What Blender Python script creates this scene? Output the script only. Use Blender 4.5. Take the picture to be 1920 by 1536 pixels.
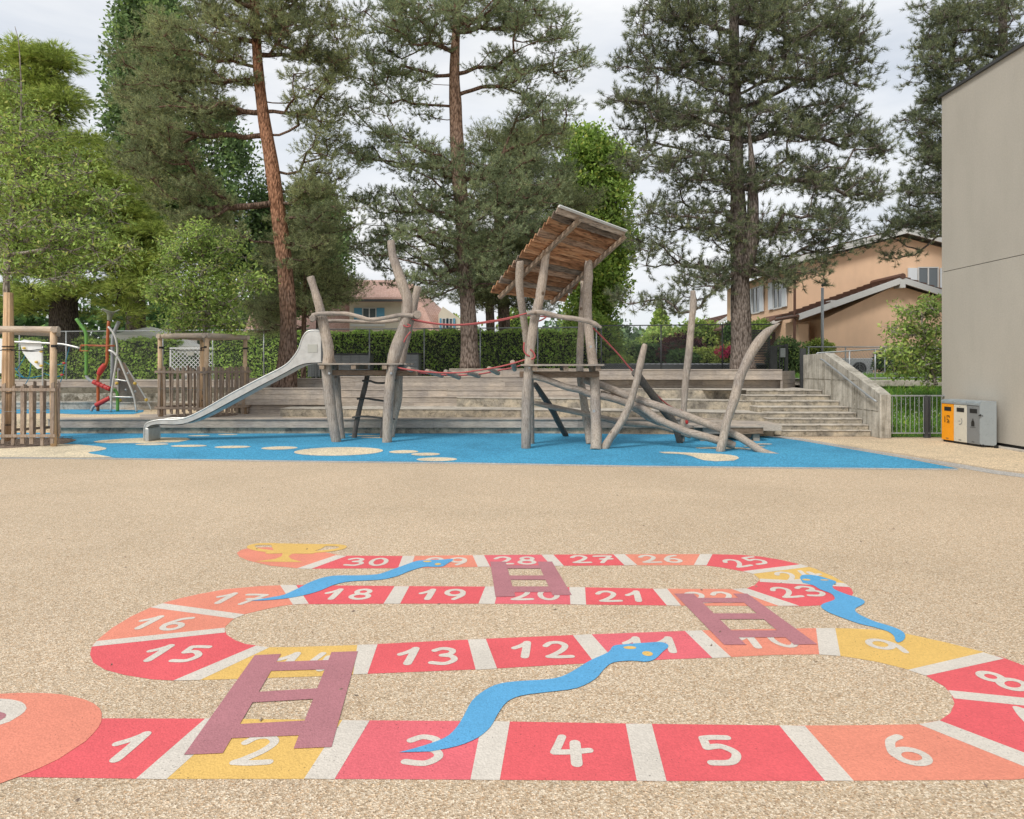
import bpy, math, random
import numpy as np
from mathutils import Vector
R = math.radians
random.seed(7)
for o in list(bpy.data.objects): bpy.data.objects.remove(o)
SC = bpy.context.scene
COL = SC.collection

# ------------------------------------------------------------------ camera
CH = 1.7                       # eye height
cam = bpy.data.cameras.new('camera'); camo = bpy.data.objects.new('camera', cam); COL.objects.link(camo)
camo.location = (0, 0, CH); camo.rotation_euler = (R(90), 0, 0)
cam.lens = 24; cam.sensor_width = 36; cam.sensor_fit = 'HORIZONTAL'
cam.shift_y = -82 / 1920; cam.clip_start = 0.05; cam.clip_end = 2000
SC.camera = camo
# ------------------------------------------------------------------ light
SUN_EL, SUN_AZ = R(46), R(218)
SC.view_settings.view_transform = 'Standard'; SC.view_settings.look = 'None'
SC.view_settings.exposure = 0.80; SC.view_settings.gamma = 1
SC.cycles.max_bounces = 5; SC.cycles.diffuse_bounces = 3; SC.cycles.transparent_max_bounces = 8
W = bpy.data.worlds.new('World'); SC.world = W; W.use_nodes = True
nt = W.node_tree; nt.nodes.clear()
def N(t, typ, **kw):
    n = t.nodes.new(typ)
    for k, v in kw.items():
        if k[0] == '_': setattr(n, k[1:], v)
        else: n.inputs[k].default_value = v
    return n
out = N(nt, 'ShaderNodeOutputWorld'); bg = N(nt, 'ShaderNodeBackground', Strength=1.0)
sky = N(nt, 'ShaderNodeTexSky', _sky_type='NISHITA', _sun_disc=False, _sun_elevation=SUN_EL, _sun_rotation=SUN_AZ)
sc_ = N(nt, 'ShaderNodeVectorMath', _operation='SCALE'); sc_.inputs['Scale'].default_value = 0.10
nt.links.new(sky.outputs[0], sc_.inputs[0])
tc = N(nt, 'ShaderNodeTexCoord'); mp = N(nt, 'ShaderNodeMapping'); mp.inputs['Scale'].default_value = (1.6, 1.6, 6.5)
nt.links.new(tc.outputs['Generated'], mp.inputs[0])
n1 = N(nt, 'ShaderNodeTexNoise', Scale=1.3, Detail=8, Roughness=0.58, Distortion=0.35); nt.links.new(mp.outputs[0], n1.inputs[0])
cr = N(nt, 'ShaderNodeValToRGB'); cr.color_ramp.elements[0].position = 0.32; cr.color_ramp.elements[1].position = 0.62
cr.color_ramp.elements[0].color = (0.42, 0.445, 0.48, 1); cr.color_ramp.elements[1].color = (0.575, 0.58, 0.585, 1)
nt.links.new(n1.outputs[0], cr.inputs[0])
n2 = N(nt, 'ShaderNodeTexNoise', Scale=1.1, Detail=4); nt.links.new(mp.outputs[0], n2.inputs[0])
cr2 = N(nt, 'ShaderNodeValToRGB'); cr2.color_ramp.elements[0].position = 0.40; cr2.color_ramp.elements[1].position = 0.60
cr2.color_ramp.elements[0].color = (0.82,)*3 + (1,); cr2.color_ramp.elements[1].color = (1, 1, 1, 1)
nt.links.new(n2.outputs[0], cr2.inputs[0])
mx = N(nt, 'ShaderNodeMix', _data_type='RGBA')
nt.links.new(cr2.outputs[0], mx.inputs[0]); nt.links.new(sc_.outputs[0], mx.inputs[6]); nt.links.new(cr.outputs[0], mx.inputs[7])
nt.links.new(mx.outputs[2], bg.inputs[0]); nt.links.new(bg.outputs[0], out.inputs[0])
sl = bpy.data.lights.new('sun', 'SUN'); sl.energy = 1.5; sl.angle = R(14); sl.color = (1, 0.965, 0.91)
so = bpy.data.objects.new('sun', sl); COL.objects.link(so)
so.rotation_euler = (R(44), 0, R(-38)); so.location = (0, 0, 30)

# ------------------------------------------------------------------ helpers
F = 1280.0
def P(px, py, Y): return ((px - 960) / F * Y, Y, CH + (686 - py) / F * Y)
def G(px, py, z=0.0):
    Y = (CH - z) * F / (py - 686); return ((px - 960) / F * Y, Y, z)
ORG = {}
class MB:
    def __init__(s): s.v = []; s.f = []; s.mi = []
    def add(s, vs, fs):
        b = len(s.v); s.v += [tuple(p) for p in vs]; s.f += [tuple(b + i for i in f) for f in fs]; return s
    def box(s, x0, y0, z0, x1, y1, z1):
        v = [(x0,y0,z0),(x1,y0,z0),(x1,y1,z0),(x0,y1,z0),(x0,y0,z1),(x1,y0,z1),(x1,y1,z1),(x0,y1,z1)]
        return s.add(v, [(3,2,1,0),(4,5,6,7),(0,1,5,4),(1,2,6,5),(2,3,7,6),(3,0,4,7)])
    def beam(s, a, b, w, h, up=(0, 0, 1)):
        a, b = Vector(a), Vector(b); d = (b - a).normalized(); u = Vector(up)
        sd = d.cross(u).normalized() * w / 2; u = sd.cross(d).normalized() * h / 2
        v = [a - sd - u, a + sd - u, a + sd + u, a - sd + u, b - sd - u, b + sd - u, b + sd + u, b - sd + u]
        return s.add(v, [(0,1,2,3),(7,6,5,4),(0,4,5,1),(1,5,6,2),(2,6,7,3),(3,7,4,0)])
    def prism(s, poly, z0, z1):
        n = len(poly); v = [(p[0], p[1], z0) for p in poly] + [(p[0], p[1], z1) for p in poly]
        return s.add(v, [tuple(range(n - 1, -1, -1)), tuple(range(n, 2 * n))] + [(i, (i + 1) % n, n + (i + 1) % n, n + i) for i in range(n)])
    def extr(s, poly3, d):            # extrude a 3-D polygon by vector d
        n = len(poly3); v = [tuple(p) for p in poly3] + [tuple(Vector(p) + Vector(d)) for p in poly3]
        return s.add(v, [tuple(range(n - 1, -1, -1)), tuple(range(n, 2 * n))] + [(i, (i + 1) % n, n + (i + 1) % n, n + i) for i in range(n)])
    def poly(s, pts): return s.add(pts, [tuple(range(len(pts)))])
    def tube(s, pts, r, n=8, wob=0.0, caps=True, seed=0, sub=0):
        pts = [Vector(p) for p in pts]; rs = list(r) if hasattr(r, '__len__') else [r] * len(pts)
        if sub:
            q, rr = [], []
            for i in range(len(pts) - 1):
                p0 = pts[max(0, i-1)]; p1 = pts[i]; p2 = pts[i+1]; p3 = pts[min(len(pts)-1, i+2)]
                for k in range(sub):
                    t = k / sub
                    q.append(0.5*((2*p1)+(p2-p0)*t+(2*p0-5*p1+4*p2-p3)*t*t+(3*p1-p0-3*p2+p3)*t**3)); rr.append(rs[i]*(1-t)+rs[i+1]*t)
            q.append(pts[-1]); rr.append(rs[-1]); pts, rs = q, rr
        rn = random.Random(seed); ph = [rn.uniform(0, 6.3) for _ in range(4)]
        base = len(s.v); up = None
        for i, p in enumerate(pts):
            d = (pts[min(i+1, len(pts)-1)] - pts[max(i-1, 0)])
            d = d.normalized() if d.length > 1e-9 else Vector((0, 0, 1))
            if up is None:
                up = Vector((0, 1, 0)) if abs(d.y) < 0.9 else Vector((1, 0, 0))
            a = d.cross(up).normalized(); up = a.cross(d).normalized()
            for k in range(n):
                th = 2 * math.pi * k / n
                rr = rs[i] * (1 + wob * (math.sin(2*th + ph[0]) * .6 + math.sin(3*th + ph[1] + i*.7) * .3 + math.sin(i * 1.3 + ph[2]) * .5))
                s.v.append(tuple(p + (a * math.cos(th) + up * math.sin(th)) * rr))
        for i in range(len(pts) - 1):
            for k in range(n):
                a0 = base + i*n + k; a1 = base + i*n + (k+1) % n
                s.f.append((a0, a1, a1 + n, a0 + n))
        if caps:
            s.f.append(tuple(base + k for k in range(n - 1, -1, -1))); s.f.append(tuple(base + (len(pts)-1)*n + k for k in range(n)))
        return s
    def ball(s, c, rx, ry=None, rz=None, n=10, m=7):
        ry = ry or rx; rz = rz or rx; b = len(s.v)
        for i in range(m + 1):
            ph = math.pi * i / m
            for k in range(n):
                th = 2*math.pi*k/n; s.v.append((c[0]+rx*math.sin(ph)*math.cos(th), c[1]+ry*math.sin(ph)*math.sin(th), c[2]+rz*math.cos(ph)))
        for i in range(m):
            for k in range(n): s.f.append((b+i*n+k, b+(i+1)*n+k, b+(i+1)*n+(k+1)%n, b+i*n+(k+1)%n))
        return s
def link_mesh(name, me, mat, parent, org, smooth=False):
    if mat: me.materials.append(mat)
    o = bpy.data.objects.new(name, me); COL.objects.link(o)
    if parent: o.parent = parent
    else: o.location = org
    if smooth: me.polygons.foreach_set('use_smooth', [True]*len(me.polygons))
    ORG[o.name] = tuple(org); return o
def build(mb, name, mat, parent=None, org=None, smooth=False, bevel=0):
    if parent is not None: org = ORG[parent.name]
    if org is None:
        a = np.array(mb.v); org = ((a[:,0].min()+a[:,0].max())/2, (a[:,1].min()+a[:,1].max())/2, a[:,2].min())
    me = bpy.data.meshes.new(name)
    me.from_pydata([(p[0]-org[0], p[1]-org[1], p[2]-org[2]) for p in mb.v], [], mb.f); me.update()
    o = link_mesh(name, me, mat, parent, org, smooth)
    if bevel:
        m = o.modifiers.new('bevel', 'BEVEL'); m.width = bevel; m.segments = 2; m.limit_method = 'ANGLE'
    return o
def build_np(name, V, Fa, mat, parent=None, org=(0,0,0), smooth=False):
    if parent is not None: org = ORG[parent.name]
    V = (V - np.array(org)).astype(np.float32); n, k = Fa.shape
    me = bpy.data.meshes.new(name); me.vertices.add(len(V)); me.vertices.foreach_set('co', V.ravel())
    me.loops.add(n*k); me.loops.foreach_set('vertex_index', Fa.astype(np.int32).ravel())
    me.polygons.add(n); me.polygons.foreach_set('loop_start', np.arange(0, n*k, k, dtype=np.int32))
    try: me.polygons.foreach_set('loop_total', np.full(n, k, dtype=np.int32))
    except Exception: pass
    me.update(calc_edges=True)
    return link_mesh(name, me, mat, parent, org, smooth)
def thing(name, label, cat, loc, group=None):
    o = bpy.data.objects.new(name, None); COL.objects.link(o); o.location = loc; o.empty_display_size = .2
    ORG[o.name] = tuple(loc); o['label'] = label; o['category'] = cat
    if group: o['group'] = group
    return o
def tag(o, label, cat, group=None):
    o['label'] = label; o['category'] = cat
    if group: o['group'] = group
    return o
def struct(o, label=None):
    o['kind'] = 'structure'
    if label: o['label'] = label
    return o
def segs_np(A, B, ra, rb, n=3):
    A = np.asarray(A, float); B = np.asarray(B, float); D = B - A
    L = np.linalg.norm(D, axis=1, keepdims=True) + 1e-9; D = D / L
    ref = np.where(np.abs(D[:, 2:3]) < .9, np.array([[0, 0, 1.]]), np.array([[1., 0, 0]]))
    U = np.cross(D, ref); U /= np.linalg.norm(U, axis=1, keepdims=True) + 1e-9; Wv = np.cross(D, U)
    ra = np.broadcast_to(np.asarray(ra, float), (len(A),))[:, None]; rb = np.broadcast_to(np.asarray(rb, float), (len(A),))[:, None]
    vs = []
    for E, r in ((A, ra), (B, rb)):
        for k in range(n):
            t = 2*math.pi*k/n; vs.append(E + (U*math.cos(t) + Wv*math.sin(t)) * r)
    V = np.stack(vs, 1).reshape(-1, 3); base = (np.arange(len(A)) * 2 * n)[:, None]
    fs = [np.concatenate([base+k, base+(k+1) % n, base+n+(k+1) % n, base+n+k], 1) for k in range(n)]
    return V, np.stack(fs, 1).reshape(-1, 4)

# ------------------------------------------------------------------ materials
def mat(name, col, rough=.8, metal=0.0, spec=.5):
    m = bpy.data.materials.new(name); m.use_nodes = True; b = m.node_tree.nodes['Principled BSDF']
    b.inputs['Base Color'].default_value = (*col, 1); b.inputs['Roughness'].default_value = rough
    b.inputs['Metallic'].default_value = metal; b.inputs['Specular IOR Level'].default_value = spec
    return m
def s2l(r, g, b): return tuple((c/255/12.92 if c/255 <= .04045 else ((c/255+.055)/1.055)**2.4) for c in (r, g, b))
def ramp(t, fac, stops):
    n = t.nodes.new('ShaderNodeValToRGB'); e = n.color_ramp.elements
    while len(e) < len(stops): e.new(.5)
    for el, (p, c) in zip(e, stops): el.position = p; el.color = (*c, 1)
    t.links.new(fac, n.inputs[0]); return n.outputs[0]
def coords(t, scale=(1, 1, 1), kind='Object', rot=(0, 0, 0)):
    c = t.nodes.new('ShaderNodeTexCoord'); m = t.nodes.new('ShaderNodeMapping'); m.inputs['Scale'].default_value = scale
    m.inputs['Rotation'].default_value = rot
    t.links.new(c.outputs[kind], m.inputs[0]); return m.outputs[0]
def wcoords(t, scale=(1, 1, 1)):      # world position
    c = t.nodes.new('ShaderNodeNewGeometry'); m = t.nodes.new('ShaderNodeMapping'); m.inputs['Scale'].default_value = scale
    t.links.new(c.outputs['Position'], m.inputs[0]); return m.outputs[0]
def noise(t, vec, scale, detail=4, rough=.55, dist=0):
    n = t.nodes.new('ShaderNodeTexNoise'); n.inputs['Scale'].default_value = scale; n.inputs['Detail'].default_value = detail
    n.inputs['Roughness'].default_value = rough; n.inputs['Distortion'].default_value = dist
    t.links.new(vec, n.inputs[0]); return n.outputs[0]
def voro(t, vec, scale, out='Color', feature='F1'):
    n = t.nodes.new('ShaderNodeTexVoronoi'); n.feature = feature; n.inputs['Scale'].default_value = scale
    t.links.new(vec, n.inputs[0]); return n.outputs[out]
def mixc(t, fac, a, b, mode='MIX'):
    n = t.nodes.new('ShaderNodeMix'); n.data_type = 'RGBA'; n.blend_type = mode
    for i, x in ((0, fac), (6, a), (7, b)):
        if isinstance(x, (int, float)): n.inputs[i].default_value = x
        elif isinstance(x, tuple): n.inputs[i].default_value = (*x, 1)
        else: t.links.new(x, n.inputs[i])
    return n.outputs[2]
def bumpn(m, h, strength=.3, dist=.01):
    t = m.node_tree; n = t.nodes.new('ShaderNodeBump'); n.inputs['Strength'].default_value = strength; n.inputs['Distance'].default_value = dist
    t.links.new(h, n.inputs['Height']); t.links.new(n.outputs[0], t.nodes['Principled BSDF'].inputs['Normal'])
def setc(m, c): m.node_tree.links.new(c, m.node_tree.nodes['Principled BSDF'].inputs['Base Color'])
def sep(t, c):
    n = t.nodes.new('ShaderNodeSeparateColor'); t.links.new(c, n.inputs[0]); return n.outputs
def island(t):
    n = t.nodes.new('ShaderNodeNewGeometry'); return n.outputs['Random Per Island']

def gravel(name, base, dark, light, sc=95.0, tint=.5):
    m = mat(name, base, .85, spec=.3); t = m.node_tree; w = wcoords(t)
    v = voro(t, w, sc); r = sep(t, v)
    c = ramp(t, r[0], [(0, dark), (.25, tuple(x*.8 for x in base)), (.6, base), (.85, light), (1, tuple(min(.9, x*1.25) for x in light))])
    warm = ramp(t, r[1], [(0, (1.0, .82, .66)), (.3, (1, 1, 1)), (.85, (1, 1, 1)), (1, (.9, .96, 1.05))])
    c = mixc(t, .8, c, warm, 'MULTIPLY')
    big = ramp(t, noise(t, w, .30, 6, .65, .6), [(.3, (.87, .86, .84)), (.7, (1.07, 1.06, 1.05))])
    c = mixc(t, 1.0, c, big, 'MULTIPLY')
    stain = ramp(t, noise(t, w, 1.3, 6, .7, 1.2), [(.0, (.80, .79, .77)), (.36, (1, 1, 1)), (1, (1, 1, 1))])
    c = mixc(t, 1.0, c, stain, 'MULTIPLY')
    setc(m, c); bumpn(m, voro(t, w, sc, 'Distance'), .8, .006); return m
M = {}
M['gravel'] = gravel('resin_gravel', (.60, .468, .325), (.33, .24, .155), (.72, .61, .47), 135)
def paint(name, rgb):
    base = tuple(x/1.36 for x in s2l(*rgb))
    m = mat(name, base, .75, spec=.35); t = m.node_tree; w = wcoords(t)
    f = noise(t, w, 2.2, 6, .65)
    c = ramp(t, f, [(.3, tuple(x*.90 for x in base)), (.7, tuple(min(.9, x*1.05) for x in base))])
    pit = ramp(t, noise(t, w, 85, 2, .5), [(.0, (0,)*3), (.665, (0,)*3), (.70, (1,)*3)])
    area = ramp(t, noise(t, w, 3.0, 3, .5), [(.42, (0.15,)*3), (.62, (1,)*3)])
    c = mixc(t, mixc(t, 1.0, pit, area, 'MULTIPLY'), c, tuple(x*.38+.015 for x in base))
    g = ramp(t, sep(t, voro(t, w, 110))[0], [(0, (.90,)*3), (1, (1.06,)*3)])
    c = mixc(t, 1.0, c, g, 'MULTIPLY')
    setc(m, c); bumpn(m, voro(t, w, 100, 'Distance'), .45, .004); return m
M['red'] = paint('paint_red', (250, 108, 114)); M['pink'] = paint('paint_pink', (250, 120, 130)); M['salmon'] = paint('paint_salmon', (253, 158, 132))
M['yellow'] = paint('paint_yellow', (250, 206, 118)); M['white'] = paint('paint_white', (238, 229, 216)); M['plum'] = paint('paint_plum', (199, 135, 142))
M['snake'] = paint('paint_blue', (104, 184, 234))
def rubber(name, base):
    m = mat(name, base, .85, spec=.25); t = m.node_tree; w = wcoords(t)
    c = ramp(t, sep(t, voro(t, w, 60))[0], [(0, tuple(x*.62 for x in base)), (.5, base), (1, tuple(min(.9, x*1.35+.02) for x in base))])
    c = mixc(t, 1.0, c, ramp(t, noise(t, w, .6, 7, .7, .5), [(.3, (.80,)*3), (.5, (1,)*3), (.72, (1.14, 1.10, 1.06))]), 'MULTIPLY')
    setc(m, c); bumpn(m, voro(t, w, 60, 'Distance'), .5, .006); return m
M['bluerub'] = rubber('rubber_blue', (.058, .30, .49)); M['cream'] = rubber('rubber_cream', (.66, .56, .40))
M['tan'] = rubber('rubber_tan', (.62, .49, .33))
M['joint'] = rubber('cobble_joint', (.42, .40, .37))
def wood(name, cols, grain=(9, 9, 1.1), crack=.5, isl=.25, gs=6):
    m = mat(name, cols[1], .85, spec=.2); t = m.node_tree; c0 = coords(t, grain)
    f = noise(t, c0, gs, 6, .65, .6)
    c = ramp(t, f, [(.25, cols[0]), (.5, cols[1]), (.75, cols[2])])
    f2 = noise(t, coords(t, tuple(x*2.6 for x in grain)), gs, 3, .6)
    c = mixc(t, crack, c, ramp(t, f2, [(.36, (.30, .27, .25)), (.46, (1, 1, 1)), (1, (1, 1, 1))]), 'MULTIPLY')
    c = mixc(t, 1.0, c, ramp(t, noise(t, coords(t), 1.7, 3), [(.35, (.80, .80, .82)), (.65, (1.12, 1.08, 1.02))]), 'MULTIPLY')
    if isl: c = mixc(t, 1.0, c, ramp(t, island(t), [(0, (1-isl,)*3), (1, (1+isl*.6,)*3)]), 'MULTIPLY')
    if 'log' in name:
        kd = voro(t, coords(t), 2.1, 'Distance'); c = mixc(t, 1.0, c, ramp(t, kd, [(0, (.30, .24, .20)), (.07, (.55, .50, .46)), (.10, (1, 1, 1))]), 'MULTIPLY')
    setc(m, c); bumpn(m, f2, .5, .006); return m
LOGC = [(.20, .165, .14), (.40, .345, .295), (.60, .535, .465)]
M['log'] = wood('weathered_log', LOGC, (11, 11, .8), .75); M['logx'] = wood('weathered_log_lying', LOGC, (.8, 11, 11), .75); M['logy'] = wood('weathered_log_cross', LOGC, (9, 1.1, 9))
DK = [(.06, .055, .05), (.13, .12, .11), (.21, .19, .17)]
M['logdark'] = wood('dark_log', DK); M['rung'] = wood('dark_rung', DK, (1.1, 9, 9))
M['joist'] = wood('joist_wood', [(.10, .07, .05), (.24, .17, .12), (.34, .27, .21)], (1.1, 9, 9))
M['roofply'] = wood('roof_plank', [(.15, .06, .025), (.36, .17, .085), (.46, .33, .22)], (2.2, 2.2, 8), .75, .35, 5)
def roofwood():
    m = mat('roof_plank', (.3,.15,.08), .85, spec=.2); t = m.node_tree; v = coords(t, (1, 1, 1), 'Object', (0, 0, R(-48)))
    mp_ = t.nodes.new('ShaderNodeMapping'); mp_.inputs['Scale'].default_value = (.45, 5, 5); t.links.new(v, mp_.inputs[0])
    oi = t.nodes.new('ShaderNodeObjectInfo'); ad = t.nodes.new('ShaderNodeVectorMath'); ad.operation = 'MULTIPLY_ADD'; ad.inputs[1].default_value = (1, 1, 1)
    cb = t.nodes.new('ShaderNodeCombineXYZ'); mu = t.nodes.new('ShaderNodeMath'); mu.operation = 'MULTIPLY'; mu.inputs[1].default_value = 40; t.links.new(oi.outputs['Random'], mu.inputs[0]); t.links.new(mu.outputs[0], cb.inputs[0])
    t.links.new(mp_.outputs[0], ad.inputs[0]); t.links.new(cb.outputs[0], ad.inputs[2])
    f = noise(t, ad.outputs[0], 2.2, 6, .6, .35)
    c = ramp(t, f, [(.30, (.10, .04, .018)), (.42, (.30, .13, .055)), (.55, (.46, .22, .10)), (.72, (.50, .30, .16))])
    g = ramp(t, f, [(.30, (.10, .085, .07)), (.5, (.27, .23, .19)), (.7, (.40, .35, .30))])
    fac = ramp(t, oi.outputs['Random'], [(0, (.15,)*3), (.55, (.25,)*3), (.8, (.9,)*3), (1, (.95,)*3)])
    c = mixc(t, fac, c, g); wn = t.nodes.new('ShaderNodeTexWhiteNoise'); wn.noise_dimensions = '1D'; t.links.new(mu.outputs[0], wn.inputs['W']); c = mixc(t, 1.0, c, ramp(t, wn.outputs['Value'], [(0, (.62,)*3), (1, (1.35,)*3)]), 'MULTIPLY'); c = mixc(t, 1.0, c, ramp(t, noise(t, ad.outputs[0], 9, 3), [(.38, (.45,)*3), (.5, (1,)*3)]), 'MULTIPLY')
    setc(m, c); bumpn(m, f, .5, .01); return m
M['roofply'] = roofwood()
M['rafter'] = wood('rafter', [(.20, .15, .11), (.36, .28, .21), (.46, .39, .32)], (3, 3, 3), .5)
DECK = [(.31, .265, .225), (.46, .405, .35), (.58, .52, .455)]
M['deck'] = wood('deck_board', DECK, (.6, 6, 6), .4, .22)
M['deckdark'] = wood('deck_board_dark', [tuple(x*.82 for x in c) for c in DECK], (.6, 6, 6), .5, .25)  # the deck board colours again in a darker tone
M['newwood'] = wood('round_timber', [(.42, .28, .17), (.60, .44, .29), (.68, .54, .39)], (9, 9, 1), .25, .1)
M['grayround'] = wood('grey_round_timber', [(.34, .27, .21), (.52, .44, .36), (.60, .53, .45)], (1, 9, 9), .3, 0)
M['picket'] = wood('picket_wood', [(.20, .15, .11), (.34, .27, .215), (.46, .38, .32)], (9, 9, 1), .5, .3)
M['reed'] = wood('reed_mat', [(.40, .24, .13), (.64, .44, .27), (.74, .57, .39)], (30, 30, .5), .3, 0)
def stone(name, cols, sc=2.5, edge=True, streak=False):
    bl = .45 if streak else .85
    m = mat(name, cols[1], .9, spec=.25); t = m.node_tree; w = wcoords(t)
    c = ramp(t, noise(t, w, sc, 8, .7, .4), [(.30, cols[0]), (.46, cols[1]), (.62, cols[2])])
    c = mixc(t, bl, c, ramp(t, noise(t, w, sc*3.3, 7, .75), [(.34, (.35, .34, .32)), (.50, (1, 1, 1)), (1, (1, 1, 1))]), 'MULTIPLY')
    if streak:
        c = mixc(t, .8, c, ramp(t, noise(t, wcoords(t, (6, 6, .35)), 1.6, 5, .7), [(.36, (.52, .50, .46)), (.55, (1, 1, 1))]), 'MULTIPLY')
    c = mixc(t, 1.0, c, ramp(t, noise(t, w, 60, 2), [(.3, (.86,)*3), (.7, (1.1,)*3)]), 'MULTIPLY')
    setc(m, c); bumpn(m, noise(t, w, 18, 6, .7), .6, .02); return m
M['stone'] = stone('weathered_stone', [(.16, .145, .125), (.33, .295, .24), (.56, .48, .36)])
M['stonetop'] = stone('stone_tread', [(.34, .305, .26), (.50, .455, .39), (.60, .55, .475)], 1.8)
M['concrete'] = stone('stained_concrete', [(.30, .28, .24), (.47, .44, .38), (.60, .565, .495)], 1.5, streak=True)
M['mossy'] = stone('mossy_wall', [(.10, .09, .065), (.20, .18, .14), (.50, .47, .40)], 4.5)
def plaster(name, base, sc=1.2, grain=45, var=.05):
    m = mat(name, base, .9, spec=.2); t = m.node_tree; w = wcoords(t)
    c = ramp(t, noise(t, w, sc, 6, .6), [(.3, tuple(x*(1-var) for x in base)), (.7, tuple(x*(1+var) for x in base))])
    c = mixc(t, 1.0, c, ramp(t, noise(t, w, grain, 2, .6), [(.3, (1-var*1.4,)*3), (.7, (1+var,)*3)]), 'MULTIPLY')
    c = mixc(t, .35, c, ramp(t, noise(t, wcoords(t, (2.2, 2.2, .5)), 1.3, 5, .6), [(.3, (.86, .86, .85)), (.55, (1, 1, 1))]), 'MULTIPLY')
    setc(m, c); bumpn(m, noise(t, w, grain, 4), .3, .006); return m
M['panel'] = plaster('grey_render', (.465, .43, .37), 0.5, 30, .045)
M['ochre'] = plaster('orange_plaster', (.80, .55, .37)); M['creamwall'] = plaster('cream_plaster', (.66, .60, .48))
def tiles(name, a, b, sc):
    m = mat(name, a, .85, spec=.2); t = m.node_tree; w = wcoords(t)
    br = t.nodes.new('ShaderNodeTexBrick'); br.inputs['Scale'].default_value = sc; br.inputs['Color1'].default_value = (*a, 1); br.inputs['Color2'].default_value = (*b, 1)
    br.inputs['Mortar'].default_value = tuple(x*.45 for x in a) + (1,); br.inputs['Mortar Size'].default_value = .03
    br.inputs['Brick Width'].default_value = .45; br.inputs['Row Height'].default_value = .35
    t.links.new(coords(t, (1, 1, 1), 'Object', (R(90), 0, 0)), br.inputs[0]); setc(m, br.outputs[0]); return m
M['tile'] = tiles('terracotta_tile', (.50, .31, .245), (.60, .40, .33), 4.5)
M['tiledark'] = mat('dark_roof_tile', (.13, .065, .045), .8)
M['trim'] = mat('white_trim', (.62, .62, .60), .6); M['shutter'] = mat('blue_shutter', (.12, .32, .45), .6)
M['wshutter'] = mat('pale_shutter', (.68, .72, .75), .6); M['glass'] = mat('window_glass', (.10, .12, .13), .08, 0, .8)
def metal(name, col, rough, metalv=.9):
    m = mat(name, col, rough, metalv); t = m.node_tree
    c = ramp(t, noise(t, coords(t), 6, 5, .65), [(.3, tuple(x*.82 for x in col)), (.7, tuple(min(1, x*1.1) for x in col))]); setc(m, c)
    rr = ramp(t, noise(t, coords(t), 14, 4), [(.3, (rough*.8,)*3), (.7, (min(1, rough*1.35),)*3)])
    t.links.new(sep(t, rr)[0], t.nodes['Principled BSDF'].inputs['Roughness']); return m
M['steel'] = metal('brushed_steel', (.60, .59, .56), .42, .75); M['galv'] = metal('galvanised', (.40, .42, .43), .5, .5)
M['darkmetal'] = metal('dark_metal', (.085, .088, .09), .5, .4); M['wire'] = metal('fence_wire', (.26, .275, .275), .55, .4)
M['plaque'] = mat('plaque', (.42, .41, .36), .5)
def plastic(name, col, rough=.45, var=.07):
    m = mat(name, col, rough); t = m.node_tree
    c = ramp(t, noise(t, coords(t), 5, 6, .65), [(.3, tuple(x*(1-var) for x in col)), (.7, tuple(x*(1+var*.5) for x in col))])
    c = mixc(t, .5, c, ramp(t, noise(t, coords(t), 26, 4, .7), [(.30, (.6, .58, .54)), (.42, (1, 1, 1))]), 'MULTIPLY')
    setc(m, c); return m
M['bin_o'] = plastic('orange_panel', (.86, .33, .008)); M['bin_w'] = plastic('offwhite_panel', (.60, .57, .48)); M['bin_g'] = plastic('mid_grey_panel', (.20, .21, .215))
M['bin_s'] = plastic('side_grey_panel', (.255, .28, .285)); M['bin_top'] = metal('bin_hood', (.50, .56, .60), .35, .6)
M['black'] = mat('black', (.015, .015, .015), .6); M['icon_o'] = mat('icon_brown', (.10, .05, .01), .7)
M['green'] = plastic('green_tube', (.115, .30, .055)); M['rust'] = plastic('orange_tube', (.42, .105, .03)); M['redp'] = plastic('red_grip', (.46, .035, .03))
M['greyt'] = plastic('grey_tube', (.30, .32, .33)); M['rope'] = plastic('red_rope', (.42, .10, .095), .9); M['olive'] = plastic('olive_cup', (.20, .215, .155))
M['bluerope'] = mat('blue_rope', (.02, .20, .32), .9); M['yellowk'] = mat('yellow_hold', (.62, .42, .08), .6)
M['whitep'] = plastic('white_plastic', (.78, .79, .78)); M['canvas'] = plaster('cream_canvas', (.88, .85, .79))
M['car'] = mat('silver_car_paint', (.50, .52, .54), .3, .3)
def leafm(name, stops, trans=.25, sc=.8):
    m = bpy.data.materials.new(name); m.use_nodes = True; t = m.node_tree; b = t.nodes['Principled BSDF']
    b.inputs['Roughness'].default_value = .6; b.inputs['Specular IOR Level'].default_value = .25
    c = ramp(t, island(t), stops)
    c = mixc(t, 1.0, c, ramp(t, noise(t, wcoords(t), sc, 3), [(.35, (.72, .74, .72)), (.65, (1.25, 1.22, 1.15))]), 'MULTIPLY')
    t.links.new(c, b.inputs['Base Color'])
    tr = t.nodes.new('ShaderNodeBsdfTranslucent'); mxs = t.nodes.new('ShaderNodeMixShader'); mxs.inputs[0].default_value = trans
    t.links.new(c, tr.inputs[0]); t.links.new(b.outputs[0], mxs.inputs[1]); t.links.new(tr.outputs[0], mxs.inputs[2])
    t.links.new(mxs.outputs[0], t.nodes['Material Output'].inputs[0]); return m
def g4(a, k=(.42, .95, 1.45, 2.1), warm=(1.25, 1.05, .8)):  # lit tips and shaded foliage put into the random leaf tones
    return [(0, tuple(x*k[0] for x in a)), (.4, tuple(x*k[1] for x in a)), (.8, tuple(x*k[2] for x in a)), (1, tuple(min(.6, x*k[3]*w) for x, w in zip(a, warm)))]
M['n_scots'] = leafm('scots_needles', g4((.275, .315, .165)), .32)
M['n_scots2'] = leafm('bluish_needles', g4((.265, .325, .185)), .32)
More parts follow.
